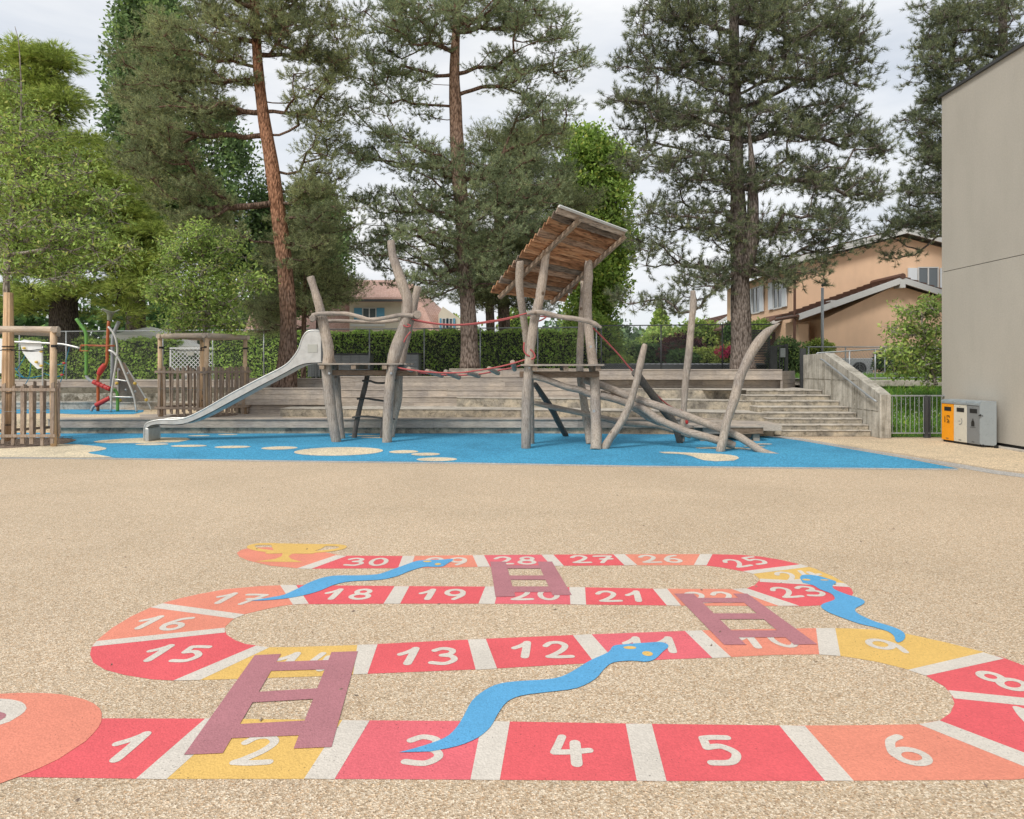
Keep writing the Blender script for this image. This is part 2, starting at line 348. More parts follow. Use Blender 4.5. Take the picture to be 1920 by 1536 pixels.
M['n_black'] = leafm('black_pine_needles', g4((.175, .21, .125)), .3)
M['l_young'] = leafm('young_leaf', g4((.32, .45, .12)), .45)
M['l_hemlock'] = leafm('yellow_green_spray', g4((.33, .42, .10)), .35)
M['l_poplar'] = leafm('poplar_leaf', g4((.17, .26, .105)), .4)
M['l_linden'] = leafm('linden_leaf', g4((.27, .40, .09)), .45)
M['l_hedge'] = leafm('hedge_leaf', g4((.46, .66, .16)), .45, 2)
M['l_dark'] = leafm('dark_leaf', g4((.075, .15, .05)), .3)
M['l_purple'] = leafm('purple_leaf', g4((.075, .028, .035)), .25)
M['l_pink'] = leafm('pink_blossom', g4((.62, .05, .16), (.8, 1, 1.1, 1.2), (1, 1, 1)), .3)
M['l_grass'] = leafm('grass_blade', g4((.20, .38, .07)), .4)
M['l_haze'] = leafm('far_leaf', g4((.12, .19, .10)), .3)
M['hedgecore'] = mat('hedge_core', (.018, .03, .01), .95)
def bark(name, lo, hi, z0, z1):
    m = mat(name, lo, .95, spec=.15); t = m.node_tree; w = wcoords(t)
    sx = t.nodes.new('ShaderNodeSeparateXYZ'); t.links.new(w, sx.inputs[0])
    mr = t.nodes.new('ShaderNodeMapRange'); mr.inputs[1].default_value = z0; mr.inputs[2].default_value = z1; t.links.new(sx.outputs[2], mr.inputs[0])
    add = t.nodes.new('ShaderNodeMath'); add.operation = 'ADD'; t.links.new(mr.outputs[0], add.inputs[0])
    nn = noise(t, w, 2.5, 5); sb = t.nodes.new('ShaderNodeMath'); sb.operation = 'SUBTRACT'; sb.inputs[1].default_value = .5; t.links.new(nn, sb.inputs[0])
    t.links.new(sb.outputs[0], add.inputs[1]); add.use_clamp = True
    c = mixc(t, add.outputs[0], lo, hi)
    cell = voro(t, wcoords(t, (13, 13, 4.5)), 1.6, 'Distance')
    c = mixc(t, .9, c, ramp(t, cell, [(.0, (1.25, 1.22, 1.2)), (.45, (.85,)*3), (.75, (.33, .30, .28))]), 'MULTIPLY')
    c = mixc(t, .7, c, ramp(t, noise(t, w, 9, 5, .7), [(.3, (.65,)*3), (.7, (1.25,)*3)]), 'MULTIPLY')
    setc(m, c); bumpn(m, cell, .9, -.05); return m
M['b_scots'] = bark('scots_bark', (.25, .175, .135), (.46, .235, .14), 2.5, 6.5)
M['b_scots2'] = bark('scots_bark_greyer', (.30, .235, .195), (.42, .27, .19), 5, 10)
M['b_black'] = bark('black_pine_bark', (.26, .215, .185), (.22, .19, .165), 3, 9)
M['b_limb'] = bark('pine_limb_bark', (.20, .145, .115), (.24, .155, .11), 4, 9)
M['b_young'] = bark('young_bark', (.42, .375, .32), (.36, .32, .27), 3, 9)
M['b_dark'] = bark('dark_bark', (.09, .075, .06), (.10, .08, .065), 3, 9)
M['mulch'] = stone('bark_mulch', [(.09, .06, .045), (.20, .145, .11), (.33, .26, .21)], 14)
M['soil'] = stone('planted_soil', [(.10, .085, .06), (.17, .15, .11), (.24, .21, .16)], 2)
M['grass'] = mat('grass_ground', (.06, .13, .025), .95); t = M['grass'].node_tree
setc(M['grass'], ramp(t, noise(t, wcoords(t), 9, 6, .7), [(.3, (.035, .08, .015)), (.7, (.10, .22, .04))]))
#PART2
# ================================================================== GROUND
g = MB(); g.poly([(-400, -60, 0), (400, -60, 0), (400, 900, 0), (-400, 900, 0)])
struct(build(g, 'ground', M['gravel'], org=(0, 0, 0)))
# upper terrace ground: one raised sheet running to the horizon
TZ = 1.0
tb = MB(); tb.prism([(-300, 21.8), (-8.0, 21.8), (-8.0, 19.75), (-5.2, 19.75), (-5.2, 20.6), (8.6, 20.6), (8.6, 20.2), (10.2, 20.2), (60, 23), (300, 23), (300, 900), (-300, 900)], -.5, TZ)
struct(build(tb, 'terrace_ground', M['soil'], org=(0, 0, 0)))
# blue safety surfacing with cream patches
blue_px = [(-160, 858), (40, 857), (210, 858.5), (380, 861), (560, 863.5), (870, 867), (1200, 873), (1500, 876), (1700, 878), (1797, 878.6),
           (1700, 860), (1600, 843), (1500, 826), (1440, 818), (1300, 814.5), (1000, 812.5), (500, 811.5), (-160, 811.5)]
b = MB(); b.poly([G(x, y, .004) for x, y in blue_px])
blue = struct(build(b, 'blue_safety_surface', M['bluerub'], org=(0, 14, 0)), 'blue rubber safety surface under the log climbing frame')
def ell(cx, cy, rx, ry, z, n=28, wob=0):
    x0, y0, _ = G(cx, cy, z); xr = rx / F * y0; yr = (G(cx, cy - ry, z)[1] - G(cx, cy + ry, z)[1]) / 2
    return [(x0 + xr*math.cos(t)*(1+wob*math.sin(3*t)), y0 + yr*math.sin(t)*(1+wob*math.cos(2*t)), z) for t in [2*math.pi*i/n for i in range(n)]]
for e in [(635.5,846,82,8),(285,833,30,1.8),(354,836,33,2),(436,838,33,2.2),(524,840,33,3),(373,817,20,1),(427,815,18,.9),(757,847,27,3),(798,851.6,27,2.7),(819,861.2,38,3.6),(683,817,30,.9),(705,820.5,28,.9),(1350,840,46,1.7),(1415,837,20,1),(1428,832.5,20,.9),(1400,841.8,12,.8)]:
    b = MB(); b.poly(ell(*e, .008)); build(b, 'cream_patch', M['cream'], blue)
for pl in [[(175,828),(190,825.6),(225,823),(267,821),(310,820.3),(350,821),(358,824),(345,827),(333,829),(300,830),(267,831),(204,831),(182,830)],
           [(1235,847.5),(1255,847.2),(1275,848),(1312,849.5),(1350,851),(1370,853),(1382,855.5),(1386,859),(1376,863.5),(1342,865),(1320,863),(1308,859.5),(1298,855.5),(1282,852),(1262,850.5),(1245,850)],
           [(-160,832),(60,832),(142,833),(183,836.5),(200,840),(198,842.5),(183,845.5),(168,847.6),(165,849),(172,850.8),(190,853.4),(212,857.8),(120,858),(40,857),(-160,858)]]:
    b = MB(); b.poly([G(x, y, .0083) for x, y in pl]); build(b, 'cream_patch', M['cream'], blue)
# pale cobble joint line round the blue surface
j = MB(); top = [(-160,858.2),(40,857.2),(210,858.7),(560,863.7),(870,867.2),(1200,873.2),(1500,876.2),(1797,878.9)]
j.poly([G(x, y, .003) for x, y in top] + [G(x, y + 2.8, .003) for x, y in reversed(top)])
dg = [(1440,817.6),(1500,825),(1600,842),(1700,858.5),(1797,877),(1860,888),(2000,906)]
j.poly([G(x, y, .0025) for x, y in dg] + [G(x + 8, y - (2.2 if y < 860 else 6), .0025) for x, y in reversed(dg)][::-1][::-1])
struct(build(j, 'cobble_joint', M['joint'], org=(0, 11, 0)))
lw = MB(); lw.poly([G(1500, 822.5, .002), G(1600, 838, .002), G(1700, 852, .002), G(1860, 879, .002), G(2100, 905, .002), (14, 8, .002), (14, 16.2, .002), G(1640, 824.5, .002)])
struct(build(lw, 'tan_rubber_path', M['tan'], org=(9, 14, 0)))

# ================================================================== PAINTED BOARD GAME
LZ = {'path': .0015, 'stripe': .0022, 'num': .0028, 'over': .0046, 'eye': .0053}
def flat(name, px, layer, m, parent):
    b = MB(); b.poly([G(x, y, LZ[layer]) for x, y in px]); return build(b, name, m, parent)
game = thing('painted_board_game', 'painted floor game path of thirty numbered red, salmon and yellow squares on gravel', 'floor game', (0, 4.4, 0))
# number squares (outlines between the divider stripes, px on the photograph mapped to the ground)
CELLS = {
1: ('red', [(150,1347),(411,1347.5),(285,1460.5),(30,1457)]),
2: ('yellow', [(411,1347.5),(667,1350.5),(598,1460.5),(285,1460.5)]),
3: ('pink', [(667,1350.5),(930,1352.5),(909,1462),(598,1460.5)]),
4: ('red', [(930,1352.5),(1197,1357),(1222,1464.5),(909,1462)]),
5: ('red', [(1197,1357),(1485,1360.5),(1574,1464),(1222,1464.5)]),
6: ('salmon', [(1485,1360.5),(1600,1360),(1723,1358),(1743,1354),(1860,1400),(1997,1452),(1900,1462),(1574,1464)]),
7: ('red', [(1743,1354),(1762,1351),(1782,1337),(1789.7,1319),(1784,1302),(1920,1315),(2050,1329),(2055,1380),(2020,1437),(1997,1452),(1860,1400)]),
8: ('red', [(1784,1302),(1771,1287.5),(1736,1267),(1720,1261.5),(1864,1229),(1883,1234),(1920,1248),(1990,1282),(2050,1329),(1920,1315)]),
9: ('yellow', [(1548,1177.7),(1600,1178.6),(1647,1181),(1680,1185),(1707.5,1190),(1771,1204),(1845.6,1222.7),(1864,1229),(1720,1261.5),(1704,1255.6),(1647,1241.5),(1610,1235),(1576,1230),(1556,1228.5)]),
10: ('salmon', [(1300,1182.5),(1400,1180),(1548,1177.7),(1556,1228.5),(1536,1227),(1452,1228),(1371,1232),(1353,1233)]),
11: ('pink', [(1092,1190),(1260,1184),(1300,1182.5),(1353,1233),(1260,1236),(1170,1240),(1135,1242)]),
12: ('red', [(894,1198.5),(1092,1190),(1135,1242),(1095,1244),(912,1254.5)]),
13: ('red', [(689,1208.5),(894,1198.5),(912,1254.5),(675,1264)]),
14: ('yellow', [(492,1212),(505,1213.8),(560,1213),(640,1210.5),(689,1208.5),(675,1264),(600,1268),(447,1273),(375,1275),(350,1275.5)]),
15: ('red', [(421.5,1181),(425,1190),(440,1200),(460,1207.5),(492,1212),(350,1275.5),(325,1276),(285,1273.8),(235,1266),(197.5,1256),(175,1242.5),(168.8,1227.5),(172,1212.5),(176,1207)]),
16: ('salmon', [(449,1156),(437.5,1161),(422.5,1175),(421.5,1181),(176,1207),(182.5,1200),(210,1177.5),(247.5,1155),(282.5,1139),(294,1135)]),
17: ('salmon', [(540,1097),(564,1133),(547.5,1133.8),(530,1136),(495,1143),(459,1151.8),(449,1156),(294,1135),(305,1131),(335,1122.5),(372.5,1114),(422.5,1105),(485,1099)]),
18: ('red', [(540,1097),(754,1099),(734,1132),(564,1133)]),
19: ('red', [(754,1099),(922,1100),(912,1132),(734,1132)]),
20: ('pink', [(922,1100),(1082,1101),(1084,1133.5),(912,1132)]),
21: ('red', [(1082,1101),(1237,1104),(1264,1135.5),(1084,1133.5)]),
22: ('salmon', [(1237,1104),(1372,1104.5),(1386,1104),(1480,1136.5),(1264,1135.5)]),
23: ('red', [(1386,1104),(1400,1103),(1415,1097.5),(1424,1088),(1500,1092.5),(1588,1097),(1597,1105),(1600,1112),(1594,1122),(1575,1130),(1540,1135),(1502,1137),(1480,1136.5)]),
24: ('yellow', [(1424,1088),(1424,1085),(1412.5,1076),(1402,1073.5),(1509,1060.5),(1527,1066),(1560,1080),(1582,1092),(1588,1097),(1500,1092.5)]),
25: ('red', [(1324,1039),(1390,1040.5),(1427,1043.7),(1465,1050),(1509,1060.5),(1402,1073.5),(1390,1071),(1352,1064),(1327.5,1061),(1313,1060)]),
26: ('salmon', [(1160,1039.5),(1324,1039),(1313,1060),(1183,1060)]),
27: ('red', [(1026,1040),(1160,1039.5),(1183,1060),(1045,1061)]),
28: ('pink', [(897,1041),(1026,1040),(1045,1061),(907,1063)]),
29: ('salmon', [(766,1042.5),(897,1041),(907,1063),(757,1065.5)]),
30: ('red', [(640,1042),(766,1042.5),(757,1065.5),(569,1066.5)]),
}
STRIPES = [[(385,1347),(438,1348),(312,1461),(255,1460)],[(642,1350),(693,1351),(627,1461),(570,1460)],[(904,1352),(956,1353),(937,1462.5),(882,1462)],
[(1173,1357),(1222,1357),(1250,1465),(1194,1464)],[(1461,1360),(1509,1361),(1601,1464),(1547,1464)],[(1723,1358),(1762,1351),(2015,1447),(1975,1459)],
[(1778,1294),(2045,1321),(2055,1337),(1789,1309.5)],[(1702,1256),(1736,1267),(1883,1235),(1844,1223)],[(1530,1177.7),(1566,1177.7),(1576,1230),(1536,1227)],
[(1284,1183),(1316,1182),(1371,1232),(1336,1234)],[(1074,1191),(1109,1189),(1155,1241),(1115,1243)],[(877,1199),(911,1198),(932,1253.5),(892,1256)],
[(670,1209),(708,1208),(689,1263.5),(662,1264.5)],[(480,1210.5),(505,1214),(375,1275),(325,1276)],[(421,1177),(422,1186),(172,1212.5),(181,1202)],
[(282.5,1139),(305,1131),(459,1152),(439,1160)],[(525,1097),(555,1097),(579,1132),(549,1133.5)],[(740,1099),(767.5,1099.5),(750,1132),(719,1132)],
[(910,1099.5),(935,1100),(927.5,1132.5),(897,1132)],[(1067.5,1101),(1097,1101),(1099,1134),(1069.5,1133)],[(1224,1104),(1251,1104),(1277.5,1136),(1250,1135)],
[(1372.5,1104.5),(1400,1103),(1499,1136),(1460,1136)],[(1425,1085),(1582,1093),(1595,1101),(1424.5,1091)],[(1392.5,1071),(1412.5,1076),(1517,1063),(1502,1058)],
[(1312.5,1039),(1336,1039),(1325,1060),(1301,1059.5)],[(1150,1039.5),(1171,1039),(1195,1059.5),(1171,1060)],[(1015,1040),(1037.5,1040),(1057.5,1061),(1034,1061)],
[(886,1041),(907.5,1041),(919,1062.5),(896,1063)],[(755,1042.5),(777.5,1042.5),(770,1065),(746,1066)],[(630,1041),(650,1042.5),(582.5,1067),(556,1066)]]
DIG = {'0': [('o', .5, .5, .40, .46, 0)],
'1': [[(.08,.60),(.38,.74),(.70,.96)], [(.70,.96),(.64,.5),(.56,.06)]],
'2': [[(.06,.74),(.25,.93),(.58,.96),(.80,.76),(.66,.46),(.30,.16),(.12,.06)], [(.12,.06),(.5,.04),(.97,.07)]],
'3': [[(.10,.84),(.40,.97),(.76,.86),(.72,.64),(.42,.54)], [(.42,.54),(.78,.48),(.90,.26),(.60,.05),(.10,.10)]],
'4': [[(.32,.97),(.20,.68),(.08,.42)], [(.08,.42),(.5,.43),(.97,.48)], [(.64,.74),(.62,.4),(.60,.03)]],
'5': [[(.88,.94),(.5,.95),(.24,.92)], [(.24,.92),(.22,.58)], [(.22,.58),(.60,.62),(.88,.38),(.66,.09),(.15,.06)]],
'6': [[(.78,.96),(.42,.82),(.14,.46),(.13,.30)], ('o', .50, .28, .36, .24, 0)],
'7': [[(.06,.90),(.5,.93),(.94,.92)], [(.94,.92),(.6,.45),(.34,.03)], [(.36,.50),(.95,.54)]],
'8': [('o', .52, .74, .30, .22, 0), ('o', .50, .27, .40, .24, 0)],
'9': [('o', .44, .68, .38, .28, 0), [(.82,.74),(.80,.40),(.46,.04)]]}
def crom(pts, sub):
    if len(pts) < 3: return pts
    q = []
    for i in range(len(pts)-1):
        p0, p1, p2, p3 = pts[max(0,i-1)], pts[i], pts[i+1], pts[min(len(pts)-1,i+2)]
        for k in range(sub):
            t = k/sub; q.append(tuple(.5*((2*b_)+(c_-a_)*t+(2*a_-5*b_+4*c_-d_)*t*t+(3*b_-a_-3*c_+d_)*t**3) for a_,b_,c_,d_ in zip(p0,p1,p2,p3)))
    return q + [pts[-1]]
def stroke(mb, pts, w, z, closed=False):
    n = len(pts); L, Rr = [], []
    for i, p in enumerate(pts):
        a = pts[(i-1) % n] if (closed or i) else p; b2 = pts[(i+1) % n] if (closed or i < n-1) else p
        dx, dy = b2[0]-a[0], b2[1]-a[1]; l = math.hypot(dx, dy) or 1; nx, ny = -dy/l*w/2, dx/l*w/2
        L.append((p[0]+nx, p[1]+ny, z)); Rr.append((p[0]-nx, p[1]-ny, z))
    if closed: mb.add(L + Rr, [(i, (i+1) % n, n+(i+1) % n, n+i) for i in range(n)]); return
    cap = lambda p, d: [(p[0]+w/2*math.cos(d+a_), p[1]+w/2*math.sin(d+a_), z) for a_ in [math.pi/2 - math.pi*k/6 for k in range(1, 6)]]
    d1 = math.atan2(pts[-1][1]-pts[-2][1], pts[-1][0]-pts[-2][0]); d0 = math.atan2(pts[0][1]-pts[1][1], pts[0][0]-pts[1][0])
    ce, cs = cap(pts[-1], d1), cap(pts[0], d0)
    mb.add(L + Rr, [(i, i+1, n+i+1, n+i) for i in range(n-1)])
    mb.add([L[-1]] + ce + [Rr[-1]], [tuple(range(7))]); mb.add([Rr[0]] + cs + [L[0]], [tuple(range(7))])
NUMS = {1:(240,1400,0),2:(484,1405,0),3:(795,1406,0),4:(1070,1406,0),5:(1348,1406,0),6:(1695,1406,6),7:(1962,1348,70),8:(1878,1276,32),9:(1665,1211,36),10:(1437,1200,4),
11:(1222,1209,0),12:(1014,1218,0),13:(800,1230,0),14:(572,1240,0),15:(326,1225,-3),16:(304,1168,-6),17:(446,1122.5,-6),18:(652,1114,0),19:(829,1114.5,0),20:(1003,1115,0),
21:(1166,1118,0),22:(1333,1120,2),23:(1496,1109.5,8),24:(1500,1079,12),25:(1398,1053.5,22),26:(1239,1048,0),27:(1110,1048.5,0),28:(966,1051,0),29:(838,1052.5,0),30:(688,1053.5,0)}
sq = {}
for k, (c, px) in CELLS.items():
    sq[k] = flat('number_square', px, 'path', M[c], game); sq[k]['label'] = '%s painted square with the number %d' % (c, k)
    x0, y0, rot = NUMS[k]; cx, cy, _ = G(x0, y0, LZ['num']); s = str(k); mb = MB(); zz = LZ['num']
    H, Wd = .225, (.158 if len(s) == 2 else .172); adv = Wd + .045; tot = adv*(len(s)-1) + Wd
    ca, sa = math.cos(R(rot)), math.sin(R(rot))
    for i, ch in enumerate(s):
        ox = -tot/2 + adv*i + (.012 if ch == '1' else 0); ww = Wd * (.8 if ch == '1' else 1)
        for st in DIG[ch]:
            zz += .00012
            if st[0] == 'o':
                pts = [(st[1] + st[3]*math.cos(2*math.pi*q/22), st[2] + st[4]*math.sin(2*math.pi*q/22)) for q in range(22)]; cl = True
            else: pts = crom(st, 6); cl = False
            lp = [(ox + p[0]*ww, (p[1]-.5)*H) for p in pts]
            stroke(mb, [(cx + a_*ca - b_*sa, cy + a_*sa + b_*ca) for a_, b_ in lp], .040 if not (ch in '14' and st is DIG[ch][-1]) else .050, zz, cl)
    n_ = build(mb, 'numeral', M['white'], sq[k]); n_['label'] = 'white painted number %d' % k
for q in STRIPES: flat('divider_stripe', q, 'stripe', M['white'], game)
sh = thing('painted_start_circle', 'large salmon painted start shape with white eye at the left edge, before square 1', 'ground marking', G(60, 1380))
EYEH = [(-80,1305),(0,1301),(36,1299),(84,1299.5),(115,1302),(138.5,1306.5),(160,1312),(175,1318.5),(187,1328),(191,1338),(190,1353),(184,1364),(175,1375),(160,1390),(138.5,1404),(110,1423),(73,1440.6),(30,1458),(0,1469),(-80,1490),(-200,1480),(-280,1400),(-200,1330)]
b = MB(); b.poly([G(x, y, .0030) for x, y in EYEH]); build(b, 'body', M['salmon'], sh)
b = MB(); b.poly([G(x, y, .0038) for x, y in [(0,1310),(18,1311),(29,1313),(40,1316),(47,1321),(50,1328),(46,1334.5),(38,1341),(18,1353),(0,1359),(-50,1364),(-90,1340),(-50,1312)]]); build(b, 'eye_ring', M['white'], sh)
b = MB(); b.poly([G(x, y, .0046) for x, y in [(0,1335),(8,1337),(12,1340),(10,1345),(0,1351),(-30,1352),(-45,1342),(-20,1334)]]); build(b, 'pupil', M['plum'], sh)
cup = thing('painted_trophy', 'yellow painted trophy cup on a salmon patch at the far end of the game', 'ground marking', G(540, 1045))
flat('salmon_patch', [(569,1066.5),(507.5,1061),(465,1051),(449,1044),(444,1037),(452.5,1031),(467.5,1027.5),(500,1026),(560,1029),(600,1034),(620,1037.5),(640,1042)], 'path', M['salmon'], cup)
b = MB(); z = .0024
for pl in [[(507,1018.5),(617,1020.5),(600,1030),(578,1036),(548,1038.5),(522,1037),(512,1030)], [(530,1037.5),(548,1038.2),(541,1043),(546,1048),(567,1054),(478,1053),(516,1048),(528,1043)]]:
    b.poly([G(x, y, z) for x, y in pl]); z += .0002
for pl in [[(512,1020.5),(484,1021),(471,1024),(474,1028.5),(492,1032.5),(526,1035.5)], [(612,1022.5),(632,1023),(643,1025.5),(636,1030),(608,1034),(575,1036)], [(505,1037),(525,1036.5)], [(562,1037),(584,1037)]]:
    stroke(b, crom([G(x, y)[:2] for x, y in pl], 5), .07, z); z += .0002
build(b, 'cup', M['yellow'], cup)
def snake(label, out, eyes):
    t = thing('painted_snake', label, 'ground marking', G(sum(p[0] for p in out)/len(out), sum(p[1] for p in out)/len(out)), 'snakes painted on the board game')
    b = MB(); q = crom([G(x, y, LZ['over'])  for x, y in out], 3); b.poly(q); build(b, 'body', M['snake'], t)
    for x, y, rx, ry in eyes:
        b = MB(); b.poly(ell(x, y, rx, ry, LZ['eye'], 16)); build(b, 'eye', M['yellow'], t)
snake('big blue painted snake winding from square 11 down to square 3', [(748,1410.6),(792,1398.6),(834,1383),(854,1366),(868,1345),(885,1314),(909,1294),(937,1281.7),(978,1276.6),(1023,1274),(1054,1268),(1081,1254),(1105,1239),(1140,1223),(1150,1211),(1171,1208),(1205,1205.4),(1236,1203.7),(1250,1207),(1253,1213),(1243,1221.6),(1229,1235),(1212,1240.5),(1184,1238.8),(1150,1242),(1133,1254),(1115.6,1273),(1081,1290),(1030,1297),(978,1304),(950.6,1316),(933.4,1338.4),(919.7,1362.5),(895.6,1383),(858,1398.6),(806,1409)], [(1181,1214.3,12,2.8),(1214,1225.5,10,4.5)])
snake('thin blue painted snake winding from square 29 to square 17', [(470,1126.3),(507.5,1120),(532.5,1115),(560,1102.5),(582.5,1091),(607.5,1082.5),(632.5,1079),(670,1078.8),(707.5,1076.8),(732.5,1068.8),(757.5,1060),(780,1052),(800,1050),(825,1049.5),(845,1048),(850,1050),(840,1056),(830,1062),(815,1063),(795,1063),(770,1070),(745,1080),(720,1086),(695,1088),(657.5,1090),(627.5,1096),(600,1107.5),(570,1116),(532.5,1122.5),(495,1125.8)], [(801,1052.6,8,1.4),(821,1057.7,6,1.9)])
snake('blue painted snake on the right from square 24 to square 9', [(1500,1084),(1502.5,1079),(1515,1077.5),(1535,1080),(1552,1085),(1567,1090),(1566,1094),(1561,1097.5),(1565,1105),(1590,1115),(1610,1121),(1621,1127),(1618,1133),(1605,1140),(1604,1146),(1615,1154),(1640,1165),(1665,1172.5),(1687.5,1181),(1697,1190),(1695,1199),(1685,1204.5),(1679,1201),(1676,1192.5),(1665,1184),(1640,1176),(1610,1169),(1577.5,1157.5),(1552.5,1147.5),(1540,1138.5),(1543,1132),(1562,1125.5),(1565,1120.5),(1557.5,1112.5),(1537.5,1105),(1525,1097.5),(1505,1092.5)], [(1512,1087,7.5,1.7),(1546,1087.5,8,1)])
def ladder(label, ol, il, ir, orr, rungs):
    t = thing('painted_ladder', label, 'ground marking', G(sum(p[0] for p in ol+orr)/4, sum(p[1] for p in ol+orr)/4), 'ladders painted on the board game')
    for a, c in ((ol, il), (ir, orr)): flat('rail', [a[0], c[0], c[1], a[1]], 'over', M['plum'], t)
    e = lambda l, y: (l[0][0] + (l[1][0]-l[0][0])*(y-l[0][1])/(l[1][1]-l[0][1]), y)
    for (a0, b0), (a1, b1) in rungs: flat('rung', [e(il, a0), e(ir, b0), e(ir, b1), e(il, a1)], 'over', M['plum'], t)
ladder('large plum painted ladder from square 2 up to square 14', [(477.6,1228.5),(345,1415)], [(527,1226),(417.5,1412)], [(621.6,1222.6),(550.5,1403.4)], [(671,1221),(621.6,1400.5)], [((1241,1237.5),(1258,1255)),((1297,1290.5),(1317,1310.5)),((1357.5,1351),(1384,1378.6))])
ladder('plum painted ladder slanting from square 10 to square 22', [(1264,1113),(1357.5,1208.8)], [(1300,1113),(1399,1208.8)], [(1375,1113),(1489,1208.8)], [(1401,1113),(1532.5,1208)], [((1121,1121),(1130,1130)),((1150,1150),(1161,1161)),((1182,1182),(1195,1195))])
ladder('small plum painted ladder from square 20 to square 28', [(919,1053),(929,1119)], [(948,1053),(966,1118)], [(1007.5,1053),(1036,1116)], [(1035,1053),(1072,1115.5)], [((1060,1060),(1066,1066)),((1079,1079),(1087,1087)),((1099.5,1099.5),(1110,1110))])
#PART3
# ================================================================== TERRACES
def shift(pts, dy): return [(p[0], p[1] + dy) for p in pts]
def slab(px_pts, depth, thick, name, label, cat, mface, mtop=None, group=None, lip=0.0, z0=None):
    """px_pts: (px,py,z) along the front top edge -> a solid block running back"""
    fr = [G(x, y, z) for x, y, z in px_pts]; n = len(fr)
    t = thing(name, label, cat, (fr[n//2][0], fr[n//2][1], 0), group)
    b = MB(); bk = [(p[0], p[1] + depth, p[2]) for p in fr]
    lo = lambda p: (p[0], p[1], (p[2] - thick) if z0 is None else z0)
    V = [tuple(p) for p in fr] + [tuple(p) for p in bk] + [lo(p) for p in fr] + [lo(p) for p in bk]
    Fs = []
    for i in range(n-1):
        Fs += [(i, i+1, n+i+1, n+i), (2*n+i, 2*n+i+1, i+1, i), (n+i, n+i+1, 3*n+i+1, 3*n+i)]
    Fs += [(0, n, 3*n, 2*n), (n-1, 2*n+n-1, 3*n+n-1, 2*n-1)]
    b.add(V, Fs); build(b, 'block', mface, t)
    if mtop:
        c = MB(); tk = .035
        V = [(p[0], p[1]-lip, p[2]+.004) for p in fr] + [(p[0], p[1], p[2]+.004) for p in bk] + [(p[0], p[1]-lip, p[2]-tk) for p in fr]
        c.add(V, sum([[(i, i+1, n+i+1, n+i), (2*n+i, 2*n+i+1, i+1, i)] for i in range(n-1)], []) + [(0, n, 2*n), (n-1, 3*n-1, 2*n-1)])
        build(c, 'tread', mtop, t)
    return t
# mid terrace floor (left) behind the low wooden seat
mt = MB(); mt.prism([(-30, 17.55), (8.3, 17.5), (8.3, 19.0), (-4, 19.0), (-6, 21.7), (-30, 21.7)], -.3, .335)
struct(build(mt, 'middle_terrace', M['tan'], org=(0, 0, 0)))
wf = MB(); wf.prism([G(262, 777, .34)[:2], G(262, 786.4, .34)[:2], G(530, 786.4, .34)[:2], G(530, 773, .34)[:2]], .31, .341)
struct(build(wf, 'timber_deck_floor', M['deck'], org=(0, 0, 0)))
bs = MB(); bs.poly([G(x, y, .340) for x, y in [(-200,777),(-60,776),(100,775),(150,777),(250,776.5),(268,772.5),(270,769),(180,767.2),(40,766.8),(-200,767.2)]])
struct(build(bs, 'upper_blue_surface', M['bluerub'], org=(0, 0, 0)), 'blue rubber patch under the tubular climbing frame')
# low timber seat with dark recess
def planks(mb, x0, x1, y, z0, z1, rows, thick=.04, rnd=None, L=2.4, gap=.006):
    rnd = rnd or random; h = (z1 - z0) / rows
    for r_ in range(rows):
        x = x0 - rnd.uniform(0, L)
        while x < x1:
            a, c = max(x, x0), min(x + L, x1)
            if c - a > .02: mb.box(a + gap/3, y + rnd.uniform(0, .003), z0 + r_*h + gap/2, c - gap/3, y + thick, z0 + (r_+1)*h - gap/2)
            x += L
lx, rx_ = G(93, 787, .35)[0], 5.72
t = thing('low_timber_seat', 'long low grey timber seat edging the blue rubber surface', 'bench', (-2, 17.1, 0))
b = MB(); b.box(lx + .1, 17.13, 0, rx_+.9, 17.5, .30); build(b, 'stone_footing', M['stone'], t)
b = MB(); planks(b, lx, 5.2, 17.05, .150, .348, 1, .05, L=3.6); build(b, 'front_board', M['deck'], t)
b = MB()
x = lx
while x < 5.2:
    e = min(5.2, x + 3.6)
    for k in range(4): b.box(x + .003, 17.02 + k*.125, .350, e - .003, 17.02 + k*.125 + .118, .375)
    x = e
build(b, 'seat_boards', M['deck'], t)
# right end of the timber seat, coming forward by the stairs
t = thing('timber_seat_end', 'grey timber seat end beside the bottom of the concrete stairs', 'bench', G(1400, 812))
b = MB(); b.extr([G(1330, 791.5, .35), G(1466, 796, .35), P(1466, 808, G(1466, 796, .35)[1]), P(1330, 806.5, G(1330, 791.5, .35)[1])], (0, .9, 0)); build(b, 'boards', M['deck'], t)
b = MB(); b.box(5.3, 16.55, 0, 6.35, 17.2, .16); build(b, 'footing', M['stone'], t)
# stone tiers
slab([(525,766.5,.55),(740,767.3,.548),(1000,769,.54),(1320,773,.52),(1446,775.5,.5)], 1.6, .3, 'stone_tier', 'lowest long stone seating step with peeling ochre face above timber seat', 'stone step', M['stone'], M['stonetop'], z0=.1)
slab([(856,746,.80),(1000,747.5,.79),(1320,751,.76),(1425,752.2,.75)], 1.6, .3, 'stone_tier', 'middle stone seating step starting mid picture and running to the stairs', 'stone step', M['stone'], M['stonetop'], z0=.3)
slab([(1150,729.5,1.03),(1300,730,1.03),(1410,731.5,1.02)], 1.0, .3, 'stone_tier', 'short upper stone seating step under the timber planter on the right', 'stone step', M['stone'], M['stonetop'], z0=.5)
